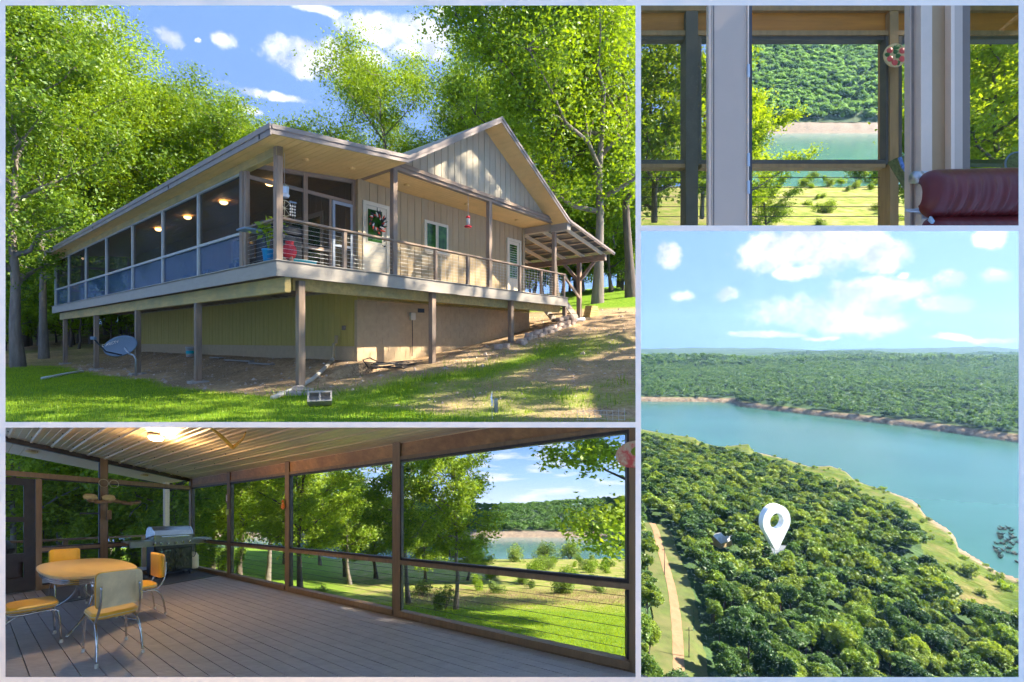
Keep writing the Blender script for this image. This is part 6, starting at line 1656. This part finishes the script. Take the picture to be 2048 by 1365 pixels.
def shore_mat():
    m = bpy.data.materials.new('lakeside_land'); m.use_nodes = True
    N, Lk = m.node_tree.nodes, m.node_tree.links; b = N['Principled BSDF']; b.inputs['Roughness'].default_value = .95; b.inputs['Specular IOR Level'].default_value = .1
    tc = N.new('ShaderNodeTexCoord')
    def noise(sc, det=6):
        n = N.new('ShaderNodeTexNoise'); n.inputs['Scale'].default_value = sc; n.inputs['Detail'].default_value = det; n.inputs['Roughness'].default_value = .65
        Lk.new(tc.outputs['Object'], n.inputs['Vector']); return n.outputs[0]
    def ramp(v, stops):
        r = N.new('ShaderNodeValToRGB'); e = r.color_ramp.elements
        while len(e) < len(stops): e.new(.5)
        for i, (p, c) in enumerate(stops): e[i].position = p; e[i].color = tuple(c) + (1,)
        Lk.new(v, r.inputs[0]); return r.outputs[0]
    def mixc(f, a, c):
        mx = N.new('ShaderNodeMix'); mx.data_type = 'RGBA'; Lk.new(f, mx.inputs[0]); Lk.new(a, mx.inputs[6]); Lk.new(c, mx.inputs[7]); return mx.outputs[2]
    def attr(n): a = N.new('ShaderNodeAttribute'); a.attribute_name = n; return a.outputs['Fac']
    grass = ramp(noise(.06), [(.3, (.05, .09, .010)), (.5, (.095, .13, .018)), (.68, (.21, .17, .065))])
    rock = ramp(noise(.18), [(.3, (.15, .105, .065)), (.5, (.25, .185, .12)), (.7, (.32, .26, .19))])
    wood = ramp(noise(.025), [(.35, (.030, .060, .020)), (.6, (.065, .115, .040))])
    c = mixc(attr('rocky'), mixc(attr('wooded'), grass, wood), rock)
    Lk.new(c, b.inputs['Base Color'])
    bp = N.new('ShaderNodeBump'); bp.inputs['Strength'].default_value = 1.0; bp.inputs['Distance'].default_value = 4.0
    Lk.new(noise(.07, 4), bp.inputs['Height']); Lk.new(bp.outputs[0], b.inputs['Normal'])
    return m
LAND = shore_mat()
T0, T1 = (1276.6 - 1024) / FX, (2075 - 1024) / FX
yy = np.unique(np.concatenate([np.geomspace(100, 620, 150), np.geomspace(560, 1100, 130), np.geomspace(1100, 6100, 110)]))
Yd, Td = np.meshgrid(yy, np.linspace(T0, T1, 240), indexing='ij'); Xd = Yd * Td
Zd = land_z(Xd, Yd)
dn = shore_n(Td) - Yd; df = Yd - shore_f(Td)
nz_ = fbm(Xd, Yd, 25, 2)
rocky = np.where(dn > 0, np.clip((14 + 26 * nz_ - dn) / 6, 0, 1), np.clip((15 + 10 * nz_ - df) / 5, 0, 1))
py_ = 682 - Zd / Yd * FX
wooded = np.where(dn > 0, np.clip((py_ - np.interp(1024 + Td * FX, WEDGE[:, 0], WEDGE[:, 1])) / 6, 0, 1), np.clip((df - 14) / 5, 0, 1))
tag(obj('terrain', grid_mesh('terrain', Xd, Yd, Zd, {'rocky': rocky, 'wooded': wooded}), LAND), 'wooded hills and grassy shore around the big lake', kind='structure')
def lake_mat():
    m = mat('big_lake_water', (.038, .120, .098), .25, .10, .006, (1, 2.5, 1), spec=.2, bump=.03, bscale=.35, col2=(.024, .080, .055), w2=.6, scale2=.004)
    return m
yw = np.geomspace(180, 1100, 20); Yw, Tw = np.meshgrid(yw, np.linspace(T0, T1, 20), indexing='ij')
tag(obj('lake', grid_mesh('lake', Yw * Tw, Yw, np.full_like(Yw, ZL)), lake_mat()), 'broad blue green lake winding between wooded hills, seen from the air', kind='structure')
# a distant arm of the lake
for i, (px0, px1, py, w_) in enumerate(((1276.6, 1302, 760, 40), (1990, 2012, 740, 30))):
    Y_ = 1350 if i == 0 else 2400; z_ = -(py - 682) / FX * Y_
    m_ = MB().add([((px0 - 1024) / FX * Y_, Y_ - 60, z_), ((px1 - 1024) / FX * Y_, Y_ - 60, z_), ((px1 - 1024) / FX * (Y_ + 90), Y_ + 90, z_ + 3.0), ((px0 - 1024) / FX * (Y_ + 90), Y_ + 90, z_ + 3.0)], [(0, 1, 2, 3)])
    tag(m_.build('lake', MATS['big_lake_water']), ('narrow far arm of the lake at the left border', 'far glint of lake at the right')[i], kind='structure')
# dirt road with grassy verges, through the near wood
def ground_at(px, py):
    Y = 300.0
    for _ in range(40):
        z = float(land_z(np.array([(px - 1024) / FX * Y]), np.array([Y]))[0]); Y = .5 * Y + .5 * (z * FX / (682 - py))
    return ((px - 1024) / FX * Y, Y)
ROADP = [(1303, 1046), (1312, 1062), (1318, 1090), (1330, 1130), (1343, 1175), (1350, 1220), (1355, 1270), (1357, 1320), (1358, 1364), (1358, 1400)]
RD = np.array([ground_at(*p) for p in ROADP])
tt_ = np.linspace(0, 1, 120); s_ = np.concatenate([[0], np.cumsum(np.linalg.norm(np.diff(RD, axis=0), axis=1))]); s_ /= s_[-1]
RC = np.stack([np.interp(tt_, s_, RD[:, 0]), np.interp(tt_, s_, RD[:, 1])], 1)
RC = np.stack([np.convolve(np.pad(RC[:, k], 6, 'edge'), np.ones(13) / 13, 'valid') for k in (0, 1)], 1)
def ribbon(off0, off1, dz, seed=0, wob=0.0):
    d = np.gradient(RC, axis=0); d /= np.linalg.norm(d, axis=1)[:, None]; nrm = np.stack([d[:, 1], -d[:, 0]], 1)
    wv = wob * fbm(tt_ * 400, 0 * tt_, 9, seed)
    rows = [RC + nrm * (off0 + (off1 - off0) * f + (wv * (2 * f - 1)))[:, None] if False else RC + nrm * ((off0 + (off1 - off0) * f) + wv * (2 * f - 1))[:, None] for f in np.linspace(0, 1, 5)]
    A = np.stack(rows, 1); return A[..., 0], A[..., 1], land_z(A[..., 0], A[..., 1]) + dz
VERGE = mat('roadside_grass', (.085, .115, .022), .95, .3, .25, col2=(.15, .13, .05), w2=.6, scale2=.12)
DIRT = mat('dirt_road', (.29, .17, .085), .95, .16, .4, (1, .3, 1), col2=(.35, .225, .125), w2=.6, scale2=.3)
x_, y_, z_ = ribbon(-7.5, 7.5, .5, 4, 2.0); ok_ = True
def clip_grid(name, x_, y_, z_, m, label):
    me = grid_mesh(name, x_, y_, z_); bm = bmesh.new(); bm.from_mesh(me)
    for n in BAY_LAKE[:1]: bmesh.ops.bisect_plane(bm, geom=bm.verts[:] + bm.edges[:] + bm.faces[:], plane_co=(0, 0, 0), plane_no=n, clear_outer=True)
    bm.to_mesh(me); bm.free(); return tag(obj(name, me, m), label, kind='structure')
clip_grid('road_verge', x_, y_, z_, VERGE, 'grassy verges of the dirt road')
x_, y_, z_ = ribbon(-1.5, 1.5, .62, 7, .4)
clip_grid('dirt_road', x_, y_, z_, DIRT, 'pale dirt road along the left of the near wood')
def road_dist(X, Y):
    best = np.full(len(X), 1e9)
    for p in RC[::3]: best = np.minimum(best, np.hypot(X - p[0], Y - p[1]))
    return best
# near wood: 300 nearest trees are single objects, the rest is one mass
NEARK = [clump_tree('wood_crown_%d' % k, 90 + k, 5.2, 11.5, 5200, .62, (LEAF_D, LEAF_D2, LEAF_D3)[k % 3]) for k in range(9)]
MIDK = [clump_tree('mid_crown_%d' % k, 100 + k, 5.2, 11.5, 1500, 1.1, (LEAF_D, LEAF_D2, LEAF_D3)[k % 3]) for k in range(6)]
g = np.random.default_rng(21)
cell = 5.3; cand = []
ys_ = np.arange(100, 640, cell)
for y in ys_:
    xs_ = np.arange(y * T0 - 3, y * T1 + cell, cell); cand.append(np.stack([xs_ + g.uniform(-.42, .42, len(xs_)) * cell, y + g.uniform(-.42, .42, len(xs_)) * cell], 1))
cand = np.concatenate(cand)
X_, Y_ = cand[:, 0], cand[:, 1]; Zg = land_z(X_, Y_); tc_ = X_ / Y_
pyg = 682 - Zg / Y_ * FX; we = np.interp(1024 + tc_ * FX, WEDGE[:, 0], WEDGE[:, 1])
ok = (shore_n(tc_) - Y_ > 6) & (pyg > we + 5 + 900 / Y_) & (road_dist(X_, Y_) > np.where(X_ < np.interp(Y_, RC[::-1, 1], RC[::-1, 0]), 6.5, 10.0)) & (g.random(len(X_)) > .03)
pxg = 1024 + tc_ * FX
for cx, cy, rx, ry in ((1443, 1106, 20, 36), (1452, 1062, 10, 12), (1556, 1122, 14, 22), (1800, 1128, 50, 14)):   # clearings round the two roofs
    ok &= ((pxg - cx) / rx) ** 2 + ((pyg - cy) / ry) ** 2 > 1
# keep whole crowns inside this bay
ok &= in_bay(np.stack([X_ - np.where(pyg > 1010, -3.0, 3.2), Y_, Zg], 1), BAY_LAKE[:1])
X_, Y_, Zg = X_[ok], Y_[ok], Zg[ok]
o_ = np.argsort(Y_); X_, Y_, Zg = X_[o_], Y_[o_], Zg[o_]
LB = ('rounded broadleaf tree in the packed wood at the foot of the aerial view', 'broadleaf tree of the wood between the dirt road and the lake', 'broadleaf tree of the strip left of the dirt road')
for i in range(min(300, len(X_))):
    k = (i * 7 + i // 9) % 9; t = tag(obj('forest_tree', NEARK[k][0]), LB[2] if (X_[i] < np.interp(Y_[i], RC[::-1, 1], RC[::-1, 0])) else (LB[0] if Y_[i] < 185 else LB[1]), 'tree', 'trees of the near wood in the aerial view')
    t.location = (X_[i], Y_[i], Zg[i]); t.rotation_euler = (0, 0, g.uniform(0, 6.28)); s = g.uniform(.5, 1.05); t.scale = (s * g.uniform(.85, 1.15), s * g.uniform(.85, 1.15), s * g.uniform(.7, 1.25))
    obj('trunk', NEARK[k][1], None, t)
r_ = slice(300, None); n = len(X_[r_])
print('near wood', len(X_))
instanced('wood_canopy', 'the rest of the near wood, a packed canopy reaching to the shore', [m for m, _ in MIDK], np.stack([X_, Y_, Zg], 1)[r_], g.uniform(0, 6.28, n), g.uniform(.5, 1.0, n))
# hills across the lake
def far_wood(y0, y1, cell, seed):
    g2 = np.random.default_rng(seed); n = int((T1 - T0) / 2 * (y1 ** 2 - y0 ** 2) / cell ** 2)
    Y = np.sqrt(g2.uniform(y0 ** 2, y1 ** 2, n)); X = Y * g2.uniform(T0 + 4 / y0, T1, n)
    k = Y - shore_f(X / Y) > 13
    return X[k], Y[k], land_z(X[k], Y[k])
a, b, c = far_wood(575, 1500, 9.0, 4); n = len(a)
instanced('far_forest', 'dense forest on the hills across the big lake', FARK, np.stack([a, b, c], 1), g.uniform(0, 6.28, n), g.uniform(1.3, 2.1, n)); print('far', n)
a, b, c = far_wood(1450, 3300, 19.0, 5); n = len(a)
instanced('ridge_forest', 'forest fading blue on the far ridges', FARK, np.stack([a, b, c], 1), g.uniform(0, 6.28, n), g.uniform(2.6, 4.0, n)); print('ridge', n)
# shore shrubs, drowned shrubs
rr = random.Random(9)
SH = [bush_kind('shrub_a', 141, 500, LEAF_W, 2.2, 1.5, .42), bush_kind('shrub_b', 143, 420, LEAF, 2.0, 1.4, .42)]
cnt = 0
for i in range(400):
    t_ = rr.uniform(T0 + .02, T1); Ys = float(shore_n(np.array([t_]))[0]); we_ = np.interp(1024 + t_ * FX, WEDGE[:, 0], WEDGE[:, 1])
    Y = Ys - rr.uniform(5, 75); X = t_ * Y
    z = float(land_z(np.array([X]), np.array([Y]))[0]); py = 682 - z / Y * FX
    if py > we_ + 4 or Ys - Y < 4: continue
    SH[i % 2].place('shore_shrub', 'small green shrub on the sunny grass strip along the near lake shore', (X, Y, z), i, rr.uniform(.5, 1.25), 'shrub', 'shrubs along the near lake shore'); cnt += 1
    if cnt > 85: break
for i, (px, py, sc) in enumerate(((1935, 1152, 2.6), (1982, 1157, 2.0), (2018, 1160, 2.3), (2012, 1178, 2.2), (1697, 972, 2.2), (1763, 980, 1.8), (1960, 1190, 1.2))):
    x, y = ground_at(px, py); z = float(land_z(np.array([x]), np.array([y]))[0])
    SH[i % 2].place('round_shrub', ('large round shrub on the grass slope at the lower right', 'round shrub next to the largest on the slope', 'bright shrub by the right border', 'bright shrub just below the one at the right border', 'dark upright shrub at the tip of the point', 'lone shrub on the narrow shore', 'small shrub low on the grass slope')[i], (x, y, z), i, sc, 'shrub')
GREYB = mat('drowned_twig', (.16, .17, .14), .9, .3, 1)
for i in range(34):
    px, py = rr.uniform(1990, 2036), rr.uniform(1056, 1125)
    if (px - 2030) ** 2 / 45 ** 2 + (py - 1085) ** 2 / 42 ** 2 > 1: continue
    Y = -ZL * FX / (py - 682); X = (px - 1024) / FX * Y
    t = thing('drowned_shrub', 'bare grey shrub standing in the shallow water at the right', 'shrub', (X, Y, ZL), i, 'drowned shrubs in the shallows')
    m = MB()
    for k in range(26):
        a = rr.uniform(0, 6.28); L_ = rr.uniform(1.0, 3.0); m.tube([(rr.uniform(-.6, .6), rr.uniform(-.6, .6), -.5), (math.cos(a) * L_ * .6, math.sin(a) * L_ * .6, L_ * .5)], .10, 3, False)
    m.build('twigs', GREYB, t)
    MB().tube([(0, 0, -.8), (.1, 0, .8)], .16, 5).build('stem', GREYB, t)
# roofs in the clearings, power poles
def roof_house(label, px, py, L_, B_, rz, m):
    x, y = ground_at(px, py); z = float(land_z(np.array([x]), np.array([y]))[0])
    t = thing('cabin', label, 'house', (x, y, z), rz)
    MB().box(-L_ / 2, L_ / 2, -B_ / 2, B_ / 2, -1, 3.2).build('wall', SIDING, t)
    for s in (-1, 1):
        MB().prism([(-L_ / 2 - .5, s * (B_ / 2 + .6), 3.0), (L_ / 2 + .5, s * (B_ / 2 + .6), 3.0), (L_ / 2 + .5, 0, 5.2), (-L_ / 2 - .5, 0, 5.2)], (0, 0, .15)).build('roof', m, t)
    for s in (-1, 1): MB().prism([(s * L_ / 2, -B_ / 2, 3.2), (s * L_ / 2, B_ / 2, 3.2), (s * L_ / 2, 0, 5.0)], (.1, 0, 0)).build('gable', SIDING, t)
roof_house('cabin with a pale metal roof in a clearing left of the white pin', 1442, 1088, 11, 8, .5, mat('pale_metal_roof', (.62, .62, .62), .4, .05, 2, metal=.3))
roof_house('grey roofed house half hidden in trees under the white pin', 1552, 1112, 12, 9, -.35, mat('grey_metal_roof', (.30, .32, .34), .4, .05, 2, metal=.3))
for i, (px, py) in enumerate(((1329, 1152), (1378, 1318))):
    x, y = ground_at(px, py); z = float(land_z(np.array([x]), np.array([y]))[0]); h = 11 if i == 0 else 9
    t = thing('power_pole', ('dark wooden power pole beside the upper part of the dirt road', 'nearer wooden power pole beside the lower part of the dirt road')[i], 'power pole', (x, y, z))
    MB().tube([(0, 0, -.5), (0, 0, h)], [.17, .12], 8).build('pole', BARK, t); MB().box(-1.1, 1.1, -.06, .06, h - .9, h - .75).build('crossarm', BARK, t)
    for s in (-.9, 0, .9): MB().lathe([(.05, 0), (.06, .08), (.02, .16)], 8, (s, 0, h - .74)).build('insulator', CONC, t)
# the white map pin, a solid marker standing over the house
x, y = ground_at(1549, 1106); z0 = float(land_z(np.array([x]), np.array([y]))[0])
PINM = mat('white_pin', (.95, .95, .95), .45, .0, 1)
yp = y * .915; sc = yp / FX; tip = -(1100 - 682) / FX * yp
t = thing('map_pin', 'large white teardrop map pin with a round hole standing over the wood', 'map pin', ((1549 - 1024) / FX * yp, yp, tip), R_(14))
def pin_outline(r, h, n=48):
    out = []; cy = h - r
    a0 = math.asin(min(.999, (r * .98) / cy)); 
    for k in range(n + 1):
        g_ = -a0 + (math.pi + 2 * a0) * k / n
        out.append((r * math.cos(g_), cy + r * math.sin(g_)))
    left = out[-1]; rt = out[0]
    for f in (.35, .7, .93): out.append((left[0] * (1 - f) - .06 * r * f, left[1] * (1 - f) + .02 * r))
    for f in (.93, .7, .35): out.append((rt[0] * (1 - f) + .06 * r * f, rt[1] * (1 - f) + .02 * r))
    return out, cy
r_, h_ = 32.5 * sc, 92 * sc
ol, cyy = pin_outline(r_, h_); ri = 16 * sc; N_ = len(ol)
inn = []
for x_, y__ in ol:
    a = math.atan2(y__ - cyy, x_); inn.append((ri * math.cos(a), cyy + ri * math.sin(a)))
dp = 1.3
vs = [(a, -dp, b) for a, b in ol] + [(a, -dp, b) for a, b in inn] + [(a, dp, b) for a, b in ol] + [(a, dp, b) for a, b in inn]
fs = []
for i in range(N_):
    j = (i + 1) % N_
    fs += [(i, j, N_ + j, N_ + i), (2 * N_ + j, 2 * N_ + i, 3 * N_ + i, 3 * N_ + j), (j, i, 2 * N_ + i, 2 * N_ + j), (N_ + i, N_ + j, 3 * N_ + j, 3 * N_ + i)]
MB().add(vs, fs).build('pin_body', PINM, t)
MB().tube([(0, 0, -abs(tip - z0) - .2), (0, 0, .3)], .25, 8).build('pin_foot', PINM, t)

# ------------------------------------------------------------------ the air
hm = bpy.data.materials.new('thin_haze'); hm.use_nodes = True
hn, hl = hm.node_tree.nodes, hm.node_tree.links; hn.clear()
ho = hn.new('ShaderNodeOutputMaterial'); pv = hn.new('ShaderNodeVolumePrincipled')
pv.inputs['Color'].default_value = (.40, .64, 1.0, 1); pv.inputs['Density'].default_value = .00007; pv.inputs['Anisotropy'].default_value = .2
hl.new(pv.outputs[0], ho.inputs['Volume'])
tag(MB().box(-7000, 7000, -400, 6600, -170, 345).build('haze', hm), 'thin blue air over the lake country', kind='stuff')
